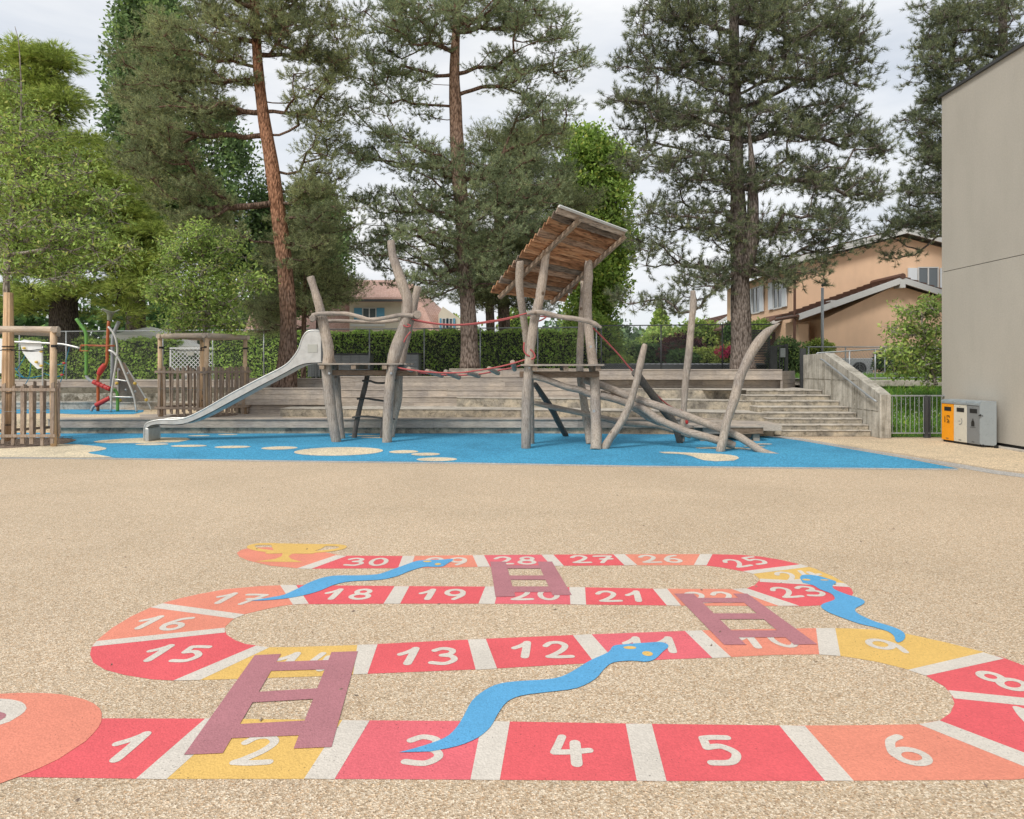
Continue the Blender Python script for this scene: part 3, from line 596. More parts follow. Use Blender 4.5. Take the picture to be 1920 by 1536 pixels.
# stairs
XR = 8.62; st = thing('concrete_stairs', 'eight worn concrete steps beside the sloping parapet wall', 'stairs', (6.9, 16.4, 0))
SY = [16.4, 16.5, 16.8, 17.1, 17.5, 18.0, 18.5, 19.0]; SXL = [1467, 1452, 1442, 1440, 1421, 1418, 1400, 1400]
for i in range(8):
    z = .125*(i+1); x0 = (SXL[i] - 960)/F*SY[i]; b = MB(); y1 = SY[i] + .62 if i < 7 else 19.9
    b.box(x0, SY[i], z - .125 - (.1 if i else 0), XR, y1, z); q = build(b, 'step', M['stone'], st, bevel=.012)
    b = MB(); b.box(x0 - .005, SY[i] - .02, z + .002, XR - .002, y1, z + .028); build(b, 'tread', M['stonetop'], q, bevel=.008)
ld = MB(); ld.poly([(5.4, 19.0, 1.026), (8.62, 19.0, 1.026), (8.62, 22.5, 1.05), (5.4, 22.5, 1.05)]); struct(build(ld, 'landing', M['stonetop'], org=(7, 20, 0)))
# parapet wall with handrail
t = thing('parapet_wall', 'stained board marked concrete parapet wall sloping down beside the stairs', 'wall', (8.75, 17.8, 0))
pf = [(16.02, 0), (16.02, 1.02), (16.25, 1.12), (18.85, 2.05), (20.25, 2.02), (20.25, .5), (19, 0)]
b = MB(); b.extr([(8.64, y, z) for y, z in pf], (.26, 0, 0)); build(b, 'wall', M['concrete'], t, bevel=.01)
b = MB()
for z in (.62, 1.32): b.box(8.632, 16.1 if z < 1 else 17.1, z, 8.64, 20.2, z + .014)
for y in (17.2, 18.9): b.box(8.632, y, .1, 8.64, y + .014, 1.0 + (y-16.2)*.33)
build(b, 'formwork_joint', M['mossy'], t)
b = MB(); b.tube([(8.54, 16.0, .86), (8.54, 16.2, .92), (8.54, 18.75, 1.86), (8.54, 18.9, 1.88)], .026, 8)
for y in (16.5, 17.6, 18.6): b.tube([(8.54, y, .92 + (y-16.2)*.368 - .02), (8.56, y, .92 + (y-16.2)*.368 - .09), (8.64, y, .92 + (y-16.2)*.368 - .1)], .012, 6)
build(b, 'handrail', M['galv'], t, smooth=True)
# timber retaining walls / planters
def twall(name, label, sections, m='deck'):
    s0 = sections[0]; t = thing(name, label, 'timber wall', ((s0[0]+s0[1])/2, s0[2], s0[3])); rn = random.Random(len(label))
    for (x0, x1, y, z0, z1, rows, back) in sections:
        b = MB(); planks(b, x0, x1, y, z0, z1, rows, .04, rn, 2.2)
        if name != 'x':  # end cheek and solid core
            for s_ in (x0, x1 - .04): b.box(s_ + .001, y + .045, z0, s_ + .039, y + back, z1 - .002)
        build(b, 'plank_face', M[m], t)
        b = MB(); nb = max(1, int(back/.13)); w_ = back/nb
        for k in range(nb): b.box(x0 + .002, y - .015 + k*w_, z1 + .002, x1 - .002, y - .015 + (k+1)*w_ - .007, z1 + .03)
        build(b, 'plank_top', M[m], t)
        b = MB(); b.box(x0 + .045, y + .05, z0, x1 - .045, y + back - .01, z1 - .004); build(b, 'core', M['soil'], t)
X = lambda px, Y: (px - 960)/F*Y
twall('timber_retaining_wall', 'left stepped timber wall behind tree guard and below leaning pine', [(X(452,19.3), X(622,19.3), 19.3, .335, .585, 2, .2), (X(446,19.2), X(622,19.2), 19.17, .60, 1.04, 3, .6)])
twall('timber_retaining_wall', 'middle stepped timber wall behind the first log tower', [(X(622,19.45), X(862,19.45), 19.45, .335, .80, 3, .25), (X(622,19.6), X(838,19.6), 19.62, .80, .995, 1, .3)])
twall('timber_retaining_wall', 'timber wall with rust streaks behind the swinging rope bridge', [(X(838,19.5), X(1010,19.5), 19.5, .70, .985, 2, .4), (X(1010,19.62), X(1185,19.62), 19.62, .70, .985, 2, .4), (X(440,20.9), X(612,20.9), 20.95, 1.0, 1.285, 2, .5), (X(612,20), X(1120,20), 20.0, .95, 1.355, 3, .6)])
twall('timber_planter', 'raised timber planter ledge behind rope bridge at the foot of middle pine', [(X(842,20.2), X(1122,20.2), 20.25, 1.37, 1.585, 1, .5)])
twall('timber_planter', 'long timber planter on the right, above stone steps, under the black pine', [(X(1122,20.3), X(1464,20.3), 20.35, .98, 1.27, 2, .5), (X(1122,20.0), X(1468,20.0), 20.05, 1.29, 1.565, 2, 1.0)])
c_ = thing('planter_corner', 'darker timber planter corner returning beside the stair landing', 'timber wall', (8.1, 20.6, 1))
b = MB(); rn = random.Random(3)
for r_ in range(4):
    z0 = 1.03 + r_*.13; b.add([(7.95, 20.06, z0), (8.75, 21.1, z0), (8.75, 21.1, z0+.124), (7.95, 20.06, z0+.124), (7.9, 20.1, z0), (8.7, 21.14, z0), (8.7, 21.14, z0+.124), (7.9, 20.1, z0+.124)], [(0,1,2,3),(7,6,5,4),(3,2,6,7),(0,4,5,1),(0,3,7,4),(1,5,6,2)])
build(b, 'plank_face', M['deckdark'], c_)
ps = MB(); ps.prism([(-2.0, 20.75), (2.4, 20.75), (2.4, 21.0), (8.4, 21.0), (8.6, 21.3), (8.6, 23.4), (-2.0, 23.6)], .9, 1.50); struct(build(ps, 'planting_bed', M['soil'], org=(0, 0, 0)))
# left: concrete edging, mossy wall, timber steps up to the fence
def wallbox(name, label, cat, x0, x1, y0, y1, z0, z1, m, part_='wall', top=None):
    t = thing(name, label, cat, ((x0+x1)/2, y0, z0)); b = MB(); b.box(x0, y0, z0, x1, y1, z1); build(b, part_, M[m], t, bevel=.012)
    if top: b = MB(); b.box(x0, y0 - .03, z1, x1, y1, z1 + .05); build(b, 'cap', M[top], t)
    return t
wallbox('concrete_edging', 'low pale concrete step behind the tubular climbing frame', 'kerb', -30, -6.2, 21.3, 21.8, .3, .53, 'stonetop', 'kerb', 'stonetop')
wallbox('mossy_wall', 'dark mossy concrete wall with white lichen behind the climbing frame', 'wall', -30, -6.4, 21.75, 22.0, .4, .82, 'mossy', 'wall')
for i, (y, z0, z1, lb) in enumerate([(21.95, .82, 1.0, 'lower grey timber step above the mossy wall on the left'), (22.9, 1.0, 1.17, 'upper grey timber step just below the left chain link fence')]):
    t = thing('timber_step', lb, 'timber step', (-18, y, z0)); b = MB(); planks(b, -30, -8.6, y, z0, z1, 1, .04); 
    for k in range(7): planks(b, -30, -8.6, y + .0 + k*.14, z1 + .001, z1 + .03, 1, .13)
    build(b, 'boards', M['deck'], t)
tg = MB(); tg.prism([(-60, 23.0), (-8.3, 23.0), (-5, 23.3), (-5, 60), (-60, 60)], .8, 1.16); struct(build(tg, 'upper_path', M['stonetop'], org=(-20, 24, 0)))

# ================================================================== GREY SCHOOL BUILDING, right
t = thing('school_building', 'windowless grey rendered building with sloping roof edge on the right', 'building', (10.2, 12, 0))
TOP = 8.07
def wall_r(z0, z1, nm):
    b = MB(); b.prism([(10.2, -4), (10.2, 16.2), (16, 16.2), (16, -4)], z0, z1); return build(b, nm, M['panel'], t)
wall_r(.09, 3.912, 'lower_wall'); wall_r(3.926, TOP, 'upper_wall')
b = MB(); b.box(10.225, -4, 3.9, 15.9, 16.17, 3.94); b.box(10.23, -4, .0, 15.9, 16.16, .1); build(b, 'dark_joint', M['black'], t)
b = MB(); b.box(10.14, -4, TOP, 16.1, 16.26, TOP + .06); build(b, 'roof_edge', M['darkmetal'], t)
b = MB(); b.box(10.02, 2, .001, 10.2, 15.2, .03); build(b, 'drain_strip', M['stonetop'], t)
# ================================================================== RECYCLING BINS
bins = [('bin_o', 'orange fronted recycling bin, leftmost of the row by the grey wall', 'orange front', 1765.5, 1787.5, 15.35, 15.0),
        ('bin_w', 'off white recycling bin between the orange and the grey bin', 'white front', 1788.2, 1812.2, 14.98, 14.62),
        ('bin_g', 'mid grey recycling bin with bottle symbol at the near end of the row', 'grey front', 1812.9, 1836.4, 14.60, 14.26)]
def lineP(px, Y): return ((px - 960)/F*Y, Y)
for m, label, _, pa, pb, Ya, Yb in bins:
    a = lineP(pa, Ya); c = lineP(pb, Yb); t = thing('recycling_bin', label, 'bin', ((a[0]+c[0])/2 + .2, (a[1]+c[1])/2, 0), 'recycling bins in a row against the grey building')
    d = Vector((c[0]-a[0], c[1]-a[1])).normalized(); nrm = Vector((-d.y, d.x)) * -1
    if nrm.y > 0: nrm = -nrm            # outward (towards camera)
    bk = -nrm * .40
    def pan(z0, z1, off, u0=0.0, u1=1.0, thick=.02):
        p0 = Vector(a).lerp(Vector(c), u0) + nrm*off; p1 = Vector(a).lerp(Vector(c), u1) + nrm*off
        return [(p0.x, p0.y), (p1.x, p1.y), (p1.x - nrm.x*thick, p1.y - nrm.y*thick), (p0.x - nrm.x*thick, p0.y - nrm.y*thick)], z0, z1
    b = MB(); b.prism([a, c, (c[0]+bk.x, c[1]+bk.y), (a[0]+bk.x, a[1]+bk.y)], .05, .86); bd = build(b, 'body', M[m], t, bevel=.008)
    b = MB(); b.prism(*pan(0.0, .05, -.03, .05, .95, .3)); build(b, 'plinth', M['black'], t)
    b = MB(); hp = [(.0, .865), (.0, .91), (.035, .945), (.12, .955), (.40, .955), (.40, .865)]
    b.extr([(a[0]-nrm.x*(u-.012), a[1]-nrm.y*(u-.012), z) for u, z in hp], (c[0]-a[0], c[1]-a[1], 0)); build(b, 'hood', M['bin_top'], t)
    b = MB(); b.prism(*pan(.70, .79, .006, .25, .82, .01)); build(b, 'slot', M['black'], t)
    b = MB(); b.prism(*pan(.818, .824, .004, .46, .52, .01)); b.prism(*pan(.085, .10, .004, .40, .60, .01)); build(b, 'lock', M['darkmetal'], t)
    b = MB(); o = .004
    def U(u, z): p = Vector(a).lerp(Vector(c), u) + nrm*o; return (p.x, p.y, z)
    if m == 'bin_o':
        b.poly([U(.26,.44), U(.33,.44), U(.33,.55), U(.30,.60), U(.26,.55)])
        stroke3 = lambda pts, w: [b.poly([U(p[0]-w, p[1]), U(p[0]+w, p[1]), U(q[0]+w, q[1]), U(q[0]-w, q[1])]) for p, q in zip(pts, pts[1:])]
        for pl in ([(.45,.575),(.45,.60),(.70,.60),(.70,.575)], [(.45,.50),(.45,.53),(.56,.52),(.54,.50)], [(.52,.48),(.66,.48),(.66,.505),(.58,.51)], [(.45,.555),(.52,.535),(.52,.555),(.45,.575)], [(.46,.47),(.70,.47),(.66,.45),(.50,.45)], [(.45,.43),(.70,.43),(.70,.44),(.45,.44)], [(.64,.54),(.70,.55),(.70,.575),(.62,.575)]): b.poly([U(*p) for p in pl])
    elif m == 'bin_w':
        for k in range(16):
            t0, t1 = R(-110 + k*10.5), R(-110 + (k+1)*10.5)
            b.poly([U(.48 + .16*math.cos(t0), .50 + .062*math.sin(t0)), U(.48 + .16*math.cos(t1), .50 + .062*math.sin(t1)), U(.48 + .20*math.cos(t1), .50 + .078*math.sin(t1)), U(.48 + .20*math.cos(t0), .50 + .078*math.sin(t0))])
        for k in range(3): b.poly([U(.40 + k*.05, .49), U(.43 + k*.05, .49), U(.43 + k*.05, .51 + (k % 2)*.006), U(.40 + k*.05, .51)])
    else:
        for pl in ([(.36,.42),(.62,.42),(.62,.50),(.57,.545),(.41,.545),(.36,.50)], [(.46,.548),(.53,.548),(.53,.565),(.46,.565)], [(.43,.57),(.56,.57),(.56,.578),(.43,.578)], [(.26,.395),(.72,.395),(.72,.402),(.26,.402)]): b.poly([U(*p) for p in pl])
    build(b, 'symbol', M['icon_o' if m == 'bin_o' else ('bin_g' if m == 'bin_w' else 'black')], t)
    last = (a, c, nrm)
# big grey side cheek at the near end
a, c, nrm = last
t = thing('bin_end_panel', 'plain grey rounded end panel closing the row of recycling bins', 'bin panel', (9.9, 14.1, 0))
pxs = [(1837, 14.25), (1868.5, 14.05)]; q0 = Vector(lineP(*pxs[0])); q1 = Vector(lineP(*pxs[1])); L = (q1-q0).length; d = (q1-q0)/L; pts = []
for cx, cz, a0 in ((L-.05, .905, 0), (.05, .905, 90), (.05, .10, 180), (L-.05, .10, 270)):
    for k in range(5): th = R(a0 + k*22.5); pts.append((cx + .05*math.cos(th), cz + .05*math.sin(th)))
b = MB(); b.extr([(q0.x + d.x*u, q0.y + d.y*u, z) for u, z in pts], (.02, .06, 0)); build(b, 'panel', M['bin_s'], t)
for u in (.08, .3): b = MB(); b.box(q0.x + d.x*u - .03, q0.y + d.y*u, 0, q0.x + d.x*u + .03, q0.y + d.y*u + .05, .06); build(b, 'foot', M['black'], t)
b = MB(); s0 = (q0.x - .01, q0.y - .03, .66); b.tube([(s0[0]-.03, s0[1], .655), (s0[0]+.02, s0[1]-.02, .67), (s0[0]+.07, s0[1], .64), (s0[0]+.09, s0[1], .60)], .006, 5); b.tube([(s0[0]-.03, s0[1], .66), s0, (s0[0], s0[1], .69)], .014, 5); build(b, 'cable_tie', M['black'], t)

# ================================================================== LOW METAL FENCE AND GRASS SLOPE
gs = MB(); rn = random.Random(5); nx, ny = 22, 22; V = []
for j_ in range(ny+1):
    for i_ in range(nx+1):
        u, v = i_/nx, j_/ny; y = 16.25 + v*6.0; x = 8.9 + u*(13 + v*4 - 8.9)
        V.append((x, y, .01 + 1.35*min(1, v*1.15)**.9 + rn.uniform(-.02, .02)*(v > .02)))
gs.add(V, [(j_*(nx+1)+i_, j_*(nx+1)+i_+1, (j_+1)*(nx+1)+i_+1, (j_+1)*(nx+1)+i_) for j_ in range(ny) for i_ in range(nx)])
struct(build(gs, 'grass_slope', M['grass'], org=(10, 18, 0), smooth=True), 'steep grass bank behind the low metal fence')
t = thing('low_metal_fence', 'knee high grey bar fence between the concrete parapet and grey building', 'fence', (9.5, 16.1, 0))
b = MB(); b.box(8.9, 16.08, .98, 10.2, 16.13, 1.01); b.box(8.9, 16.08, .10, 10.2, 16.12, .125); build(b, 'rails', M['galv'], t)
b = MB(); x = 8.97
while x < 10.2: b.tube([(x, 16.1, .11), (x, 16.1, .985)], .008, 6); x += .105
build(b, 'bars', M['galv'], t)
b = MB(); b.box(9.72, 16.06, 0, 9.80, 16.14, 1.0); b.box(9.83, 16.07, 0, 9.86, 16.13, 1.0); build(b, 'gate_post', M['darkmetal'], t)
#PART4
# ================================================================== LOG CLIMBING TOWERS
def Yline(pts, y0, y1):         # depth eased from first to last point
    n = len(pts) - 1; return [y0 + (y1-y0)*i/n for i in range(n+1)]
sd = [0]
def log(name, parent, pts, w, y0, y1=None, m='log', n=10, wob=.07, sub=4, label=None, org=None):
    sd[0] += 1; y1 = y0 if y1 is None else y1; Ys = Yline(pts, y0, y1); ws = list(w) if hasattr(w, '__len__') else [w]*len(pts)
    b = MB(); b.tube([P(x, y, Y) for (x, y), Y in zip(pts, Ys)], [q/2/F*Y for q, Y in zip(ws, Ys)], n, wob, True, sd[0], sub)
    o = build(b, name, M[m], parent, org, smooth=False)
    md = o.modifiers.new('b', 'BEVEL'); md.width = .012; md.segments = 2; md.limit_method = 'ANGLE'; md.angle_limit = R(50)
    for p in o.data.polygons: p.use_smooth = len(p.vertices) == 4
    if label: o['label'] = label
    return o
t1 = thing('log_tower', 'left log climbing tower with grey deck, crooked posts and wavy rails', 'climbing tower', (-3.3, 15.4, 0))
log('post', t1, [(631,830),(624,790),(617,740),(613,695),(616,660),(609,620),(600,580),(590,545),(582,519)], [18,19,20,19,20,20,17,14,14], 15.25)
log('post', t1, [(641,824),(637,790),(633,750),(629,700),(616,660),(606,620),(596,580)], [13,15,15,15,13,12,11], 15.95)
log('post', t1, [(725.5,832),(727,790),(729,745),(733,700),(742,660),(752,630),(762,595),(764,562),(756,538),(744,503),(736,478),(733,451)], [18,18,18,18,25,23,19,18,19,17,15,13], 15.15)
log('post', t1, [(736,820),(738,790),(746,750),(749,700),(756,660),(766,615),(774,580),(784,537)], [8,12,15,14,15,15,15,13], 16.2)
z1 = 1.745
b = MB(); 
for k in range(9): b.box(X(598,15.1), 15.0 + k*.148, z1-.02, X(756,15.1) + (.06 if k % 3 else 0), 15.0 + k*.148 + .142, z1 + .012)
build(b, 'deck', M['deckdark'], t1)
for i, px in enumerate((605, 664, 722)): b = MB(); x = X(px, 15.1); b.box(x-.055, 15.02, z1-.125, x+.055, 16.3, z1-.022); build(b, 'joist', M['rafter'], t1, bevel=.008)
for y in (15.32, 15.9): b = MB(); b.beam((X(600,15.1), y, z1-.20), (X(781,15.1), y, z1-.215), .07, .12); build(b, 'beam', M['joist'], t1, bevel=.008)
log('rail', t1, [(585,592),(600,588.5),(625,588),(651,588.6),(673,594),(695,599.5),(724,596),(751,591),(776,592.5)], [9,8,8,8,8,8,7.5,8,9], 15.05, m='logx')
log('rail', t1, [(612,602),(640,602),(669,603),(715,604),(748,600)], 7, 16.1, m='logx')
log('rail', t1, [(586,597),(592,594),(598,596)], [13,12,10], 14.98, 16.1, m='logy')
log('rail', t1, [(783,590),(779,592),(772,596)], [15,14,12], 14.98, 16.3, m='logy')
la = thing('rung_ladder', 'dark wooden ladder with three bent rungs leaning under left log tower deck', 'ladder', (-3.6, 16.1, 0))
log('stringer', la, [(664,822),(668,795),(677,755),(686,718),(690,694)], 9.5, 16.1, 16.2, m='logdark')
log('stringer', la, [(716,820),(720,790),(727,750),(733,715),(736,694)], 9.5, 16.1, 16.2, m='logdark')
for pl in ([(660,783),(675,781),(700,782),(725,785),(741,786)], [(669,748),(685,747),(705,750),(722,752),(738,751)], [(679,714),(692,714),(705,718),(722,718),(742,712)]): log('rung', la, pl, 4.2, 16.05, m='rung', n=7)
# slide
t = thing('steel_slide', 'stainless steel slide running from the left log tower down to the blue surface', 'slide', (-7.6, 15.6, 0))
YA, YB = 15.28, 15.80
bed = [(272,826),(274,806),(279,799),(296,795.5),(330,796),(352,792),(385,778),(430,754),(480,727),(530,701),(556,687),(575,681),(603,679.5)]
topr = [(270,826),(270.5,801),(278,792),(300,787.5),(325,787),(350,783),(385,766),(430,740),(480,713.5),(530,688),(548,672),(560,654),(567,634),(576,622),(590,619.5),(603,621)]
bw = crom([P(x, y, YA) for x, y in bed], 4); tw = crom([P(x, y, YA) for x, y in topr], 4)
def side(Y, nm):
    n = 48; L_ = lambda c: [c[int(round(i*(len(c)-1)/n))] for i in range(n+1)]
    def even(c):
        d = [0]; 
        for a_, b_ in zip(c, c[1:]): d.append(d[-1] + math.dist(a_, b_))
        o = []; k = 0
        for i in range(n+1):
            s_ = d[-1]*i/n
            while k < len(d)-2 and d[k+1] < s_: k += 1
            f_ = (s_-d[k])/((d[k+1]-d[k]) or 1); o.append(tuple(c[k][q]*(1-f_) + c[k+1][q]*f_ for q in range(3)))
        return o
    lo, hi = even(bw), even(tw); b = MB()
    V = [(p[0], Y, p[2]) for p in lo] + [(p[0], Y, p[2]) for p in hi] + [(p[0], Y+.012, p[2]) for p in lo] + [(p[0], Y+.012, p[2]) for p in hi]; m_ = n+1
    b.add(V, sum([[(i, i+1, m_+i+1, m_+i), (3*m_+i, 3*m_+i+1, 2*m_+i+1, 2*m_+i)] for i in range(n)], []))
    o = build(b, 'side_panel', M['steel'], t)
    b = MB(); b.tube([(p[0], Y + .006, p[2]) for p in tw], .019, 8); build(b, 'rim', M['steel'], o, smooth=True); return o
s1 = side(YB, 'f'); s2 = side(YA, 'n')
b = MB(); n = len(bw); b.add([(p[0], YA+.013, p[2]) for p in bw] + [(p[0], YB-.001, p[2]) for p in bw] + [(p[0], YA+.013, p[2]-.02) for p in bw] + [(p[0], YB-.001, p[2]-.02) for p in bw], sum([[(i, i+1, n+i+1, n+i), (3*n+i, 3*n+i+1, 2*n+i+1, 2*n+i)] for i in range(n-1)], [])); build(b, 'bed', M['steel'], t)
f0, f1 = P(273, 803, YA), P(291, 803, YA); b = MB(); b.box(f0[0] - .02, YA - .005, 0, f0[0] + .07, YB + .01, f0[2]); build(b, 'foot', M['steel'], t, bevel=.02)
pl0, pl1 = P(577, 646, YA), P(595, 661, YA); b = MB(); b.box(pl0[0], YA - .012, pl1[2], pl1[0], YA - .004, pl0[2]); pq = build(b, 'plaque', M['plaque'], t)
b = MB(); b.box(P(602,620,YA)[0], YA-.01, P(602,678,YA)[2], P(606,620,YA)[0], YB + .02, P(602,622,YA)[2]); build(b, 'end_flange', M['darkmetal'], t)

# right tower with roof
t2 = thing('log_tower', 'right log climbing tower under a tilted plank roof', 'climbing tower', (1.0, 14.3, 0))
TL, TR_, BR_, BL_ = [Vector(P(*q)) for q in ((1050,388.6,12.95), (1176.6,435.5,14.7), (1056,566,15.9), (920,549,14.3))]
nrm = ((TR_-TL).cross(BL_-TL)).normalized()
def onroof(px, py):
    d = Vector(((px-960)/F, 1, (686-py)/F)); o = Vector((0, 0, CH)); return o + d * ((TL-o).dot(nrm)/d.dot(nrm))
Ys = [onroof(*q)[1] for q in ((1024.5,470), (975,489), (1103,492), (1092,536))]
def post2(pts, w, yb, yt): return log('post', t2, pts, w, yb, yt)
post2([(986,841),(987,790),(988,735),(992,685),(996,642),(1002,600),(1009.6,569),(1018,519),(1024.5,470)], [18,18,18,17,17,17,18,16,14], 14.04, Ys[0])
post2([(996,832),(995,760),(993,690),(987,636),(980,586),(974,536),(975,489)], [13,13,13,13,14,15,14.5], 14.9, Ys[1])
post2([(1117,844),(1118,810),(1117,775),(1114,702),(1107,645.6),(1102.5,602),(1101,552.6),(1103,520),(1103,490)], [21,20,19,18,17,16,17,17,15], 13.88, Ys[2])
post2([(1106,833),(1102,800),(1096,762),(1088,702),(1087.6,652),(1091,590),(1094,545),(1094,520)], [14,15,15,14,13,12,12,12], 14.8, Ys[3])
z2 = 1.72
b = MB()
for k in range(8): b.box(X(977,13.85), 13.82 + k*.148, z2-.022, X(1131,13.85) + (.04 if k % 2 else 0), 13.82 + k*.148 + .142, z2 + .014)
build(b, 'deck', M['deckdark'], t2)
for px in (1003, 1061, 1121): b = MB(); x = X(px, 13.9); b.box(x-.05, 13.86, z2-.125, x+.05, 15.0, z2-.024); build(b, 'joist', M['rafter'], t2, bevel=.008)
for y in (14.12, 14.75): b = MB(); b.beam((X(975,14), y, z2-.20), (X(1125,14), y, z2-.20), .07, .12); build(b, 'beam', M['joist'], t2, bevel=.008)
log('rail', t2, [(988,588),(1003,586),(1020,587),(1049,594),(1080,598),(1104,603),(1116,608),(1128,615)], [8,10,10,9,9,9,9,4], 13.78, m='logx')
# roof boards (overlapping) and rafters
rn = random.Random(11); NB = 16
rf = thing('plank_roof', 'tilted plank roof with white edges on top of the right log tower', 'roof', tuple((TL+BR_)/2)); up = -nrm if nrm.z < 0 else nrm
for k in range(NB):
    a0 = TL.lerp(BL_, k/NB); a1 = TL.lerp(BL_, (k+1)/NB - .004); c0 = TR_.lerp(BR_, k/NB); c1 = TR_.lerp(BR_, (k+1)/NB - .004)
    ex = (c0-a0).normalized() * rn.uniform(-.03, .05); o_ = up * (.006 + .018)
    V = []
    m_ = 12
    for i in range(m_+1):
        u = i/m_; w1 = rn.uniform(-.012, .012); p, q = a0.lerp(c0, u), a1.lerp(c1, u) + (a1-a0).normalized()*w1
        V += [p + up*.045, q - up*.012, q + up*.012, p + up*.07]
    V = [v_ + (ex if i >= m_*4 else Vector()) for i, v_ in enumerate(V)]
    Fs = sum([[(4*i+0, 4*i+1, 4*i+5, 4*i+4), (4*i+1, 4*i+2, 4*i+6, 4*i+5), (4*i+2, 4*i+3, 4*i+7, 4*i+6), (4*i+3, 4*i, 4*i+4, 4*i+7)] for i in range(m_)], []) + [(3,2,1,0), (4*m_, 4*m_+1, 4*m_+2, 4*m_+3)]
    b = MB(); b.add(V, Fs); build(b, 'roof_board', M['roofply'], rf)
for (p, q) in (((1084,409), (934,555)), ((1170,440), (1032,566))):
    a_, b_ = onroof(*p), onroof(*q); bb = MB(); bb.beam(a_ - up*.055, b_ - up*.055, .085, .085, up); build(bb, 'rafter', M['rafter'], rf, bevel=.008)
bb = MB(); bb.beam(TL + up*.035 , TR_ + up*.035, .05, .03, up); build(bb, 'edge_trim', M['trim'], rf)
for par, px, py, Yq in ((t2, 1114, 771, 13.75), (t2, 1108, 650, 13.78), (t2, 992, 690, 13.9), (t1, 617, 700, 15.05), (t1, 733, 700, 15.0)):
    b = MB(); c_ = P(px, py, Yq); b.tube([(c_[0], c_[1]+.06, c_[2]), (c_[0], c_[1], c_[2])], .026, 12); build(b, 'bolt', M['galv'], par)
# hanging rope bridge
t = thing('rope_bridge', 'swinging rope bridge of six logs between the two log towers', 'bridge', (-1, 15, 1.3))
def rope(parent, pts, y0, y1=None, r=.016, nm='rope', m='rope'):
    y1 = y0 if y1 is None else y1; Ys_ = Yline(pts, y0, y1); b = MB(); b.tube(crom([P(x, y, Y) for (x, y), Y in zip(pts, Ys_)], 4), r, 6); return build(b, nm, M[m], parent, smooth=True)
rope(t, [(745,688),(753,691),(787,696),(823,699),(862,699),(887,696),(920,691),(953,684),(990,673)], 15.15, 14.1, .018)
rope(t, [(750,694),(787,699),(823,702.5),(865,703.7),(903,701),(933,695),(960,690),(985,683)], 15.8, 14.9, .018)
for (a0, b0), (c0, d0) in [((766,692),(783,697)),((800,696),(829,704)),((835,697),(861,708)),((874,697.5),(898,705)),((917,691),(934,700)),((961,679),(965,693))]:
    f_ = (a0-745)/245; log('log_step', t, [(a0, b0), ((a0+c0)/2, (b0+d0)/2), (c0, d0)], [9,9.5,9], 15.1 - f_*1.0, 15.95 - f_*1.0, m='logy')
t = thing('hand_ropes', 'pair of red hand ropes strung between the log tower posts above the bridge', 'rope', (-1, 15, 2.6))
rope(t, [(772,598),(800,604),(830,608),(870,608.5),(910,603.5),(950,597),(990,587)], 15.1, 13.95)
rope(t, [(776,601),(810,607),(850,610),(890,608),(940,601),(985,592),(1024,594),(1060,597)], 16.2, 14.9)
for pl, y in (([(756,610),(763,613),(770,611),(764,608)], 15.0), ([(770,622),(762,632),(757,642)], 15.0), ([(983,642),(982,655),(986,664),(993,668)], 13.9), ([(994,655),(1001,662),(1003,670),(996,674)], 13.9), ([(1008,603),(1016,600),(1024,595)], 14.0)): rope(t, pl, y, nm='knot')
# leaning logs right of the tower
lp = thing('balance_log_ramp', 'fan of sloping weathered balance logs descending right from the right log tower', 'log ramp', (3.4, 14.0, 0))
log('balance_log', lp, [(1096,712),(1132,724),(1182,744),(1232,761),(1282,778),(1332,797),(1378,815),(1400,828),(1421,842),(1440,850),(1472,854.5)], [13,14,14,14,14,14,14,14,14,11,2], 14.6, 13.15, m='logx')
log('balance_log', lp, [(984,705),(1000,706),(1026,713),(1059,725),(1086,731),(1106,739),(1145,746),(1182,760),(1205,775),(1222,787),(1240,795)], [13,12,12,13,13,13,14,14,13,12,8], 14.0, 14.5, m='logx')
log('balance_log', lp, [(1126,738),(1160,748),(1185,757),(1210,769),(1234,786),(1267,801),(1292,811),(1330,821),(1378,836)], [12,13,14,15,15,15,15,16,15], 14.5, 13.75, m='logx')
log('balance_log', lp, [(1000,755),(1043,765),(1092,775),(1139,786),(1176,794),(1232,798),(1265,807),(1296,818)], [9,10,10,10,10,11,11,10], 15.0, 14.9, m='logx')
log('prop_log', lp, [(1003,720),(1018,742),(1035,768),(1048,793),(1061,817)], [9,11,12,11,11], 15.1, 16.5, m='logdark', label='bluish shaded propping log behind the tower')  # shade on this log is put into its dark wood colour
log('upright_log', lp, [(1131,844),(1144,822),(1160,800),(1172,778),(1183,752),(1193,718),(1199,690),(1207,655),(1210,645)], [17,15,15,15,14,13,14,12,8], 14.0, label='short leaning log with pointed top beside the tower')
log('dark_brace', lp, [(1190,697),(1203,714),(1219,735),(1236,758),(1254,780),(1268,804),(1275,831)], [16,15,14,15,16,15,12], 14.2, 15.0, m='logdark')
log('upright_log', lp, [(1278,828),(1281,790),(1283,750),(1286,709),(1292,659),(1297,602),(1300,570),(1299,545)], [11,11,12,13,14,12,13,9], 15.0, label='tall upright pole in the middle of the fan')
log('upright_log', lp, [(1350,848),(1358,815),(1363,790),(1378,745),(1386,712),(1395,690),(1410,660),(1428,634),(1442,620),(1462,606)], [18,17,17,19,19,18,19,19,14,1.5], 13.55, label='tall curved pole ending in a sharp point')
rope(lp, [(1112,615),(1135,638),(1160,665),(1187,697),(1215,724),(1243,752),(1262,765),(1279,770)], 13.9, 14.9)
b = MB(); b.ball(P(1288,791,14.9), .035, .035, .06); build(b, 'red_knob', M['redp'], lp)
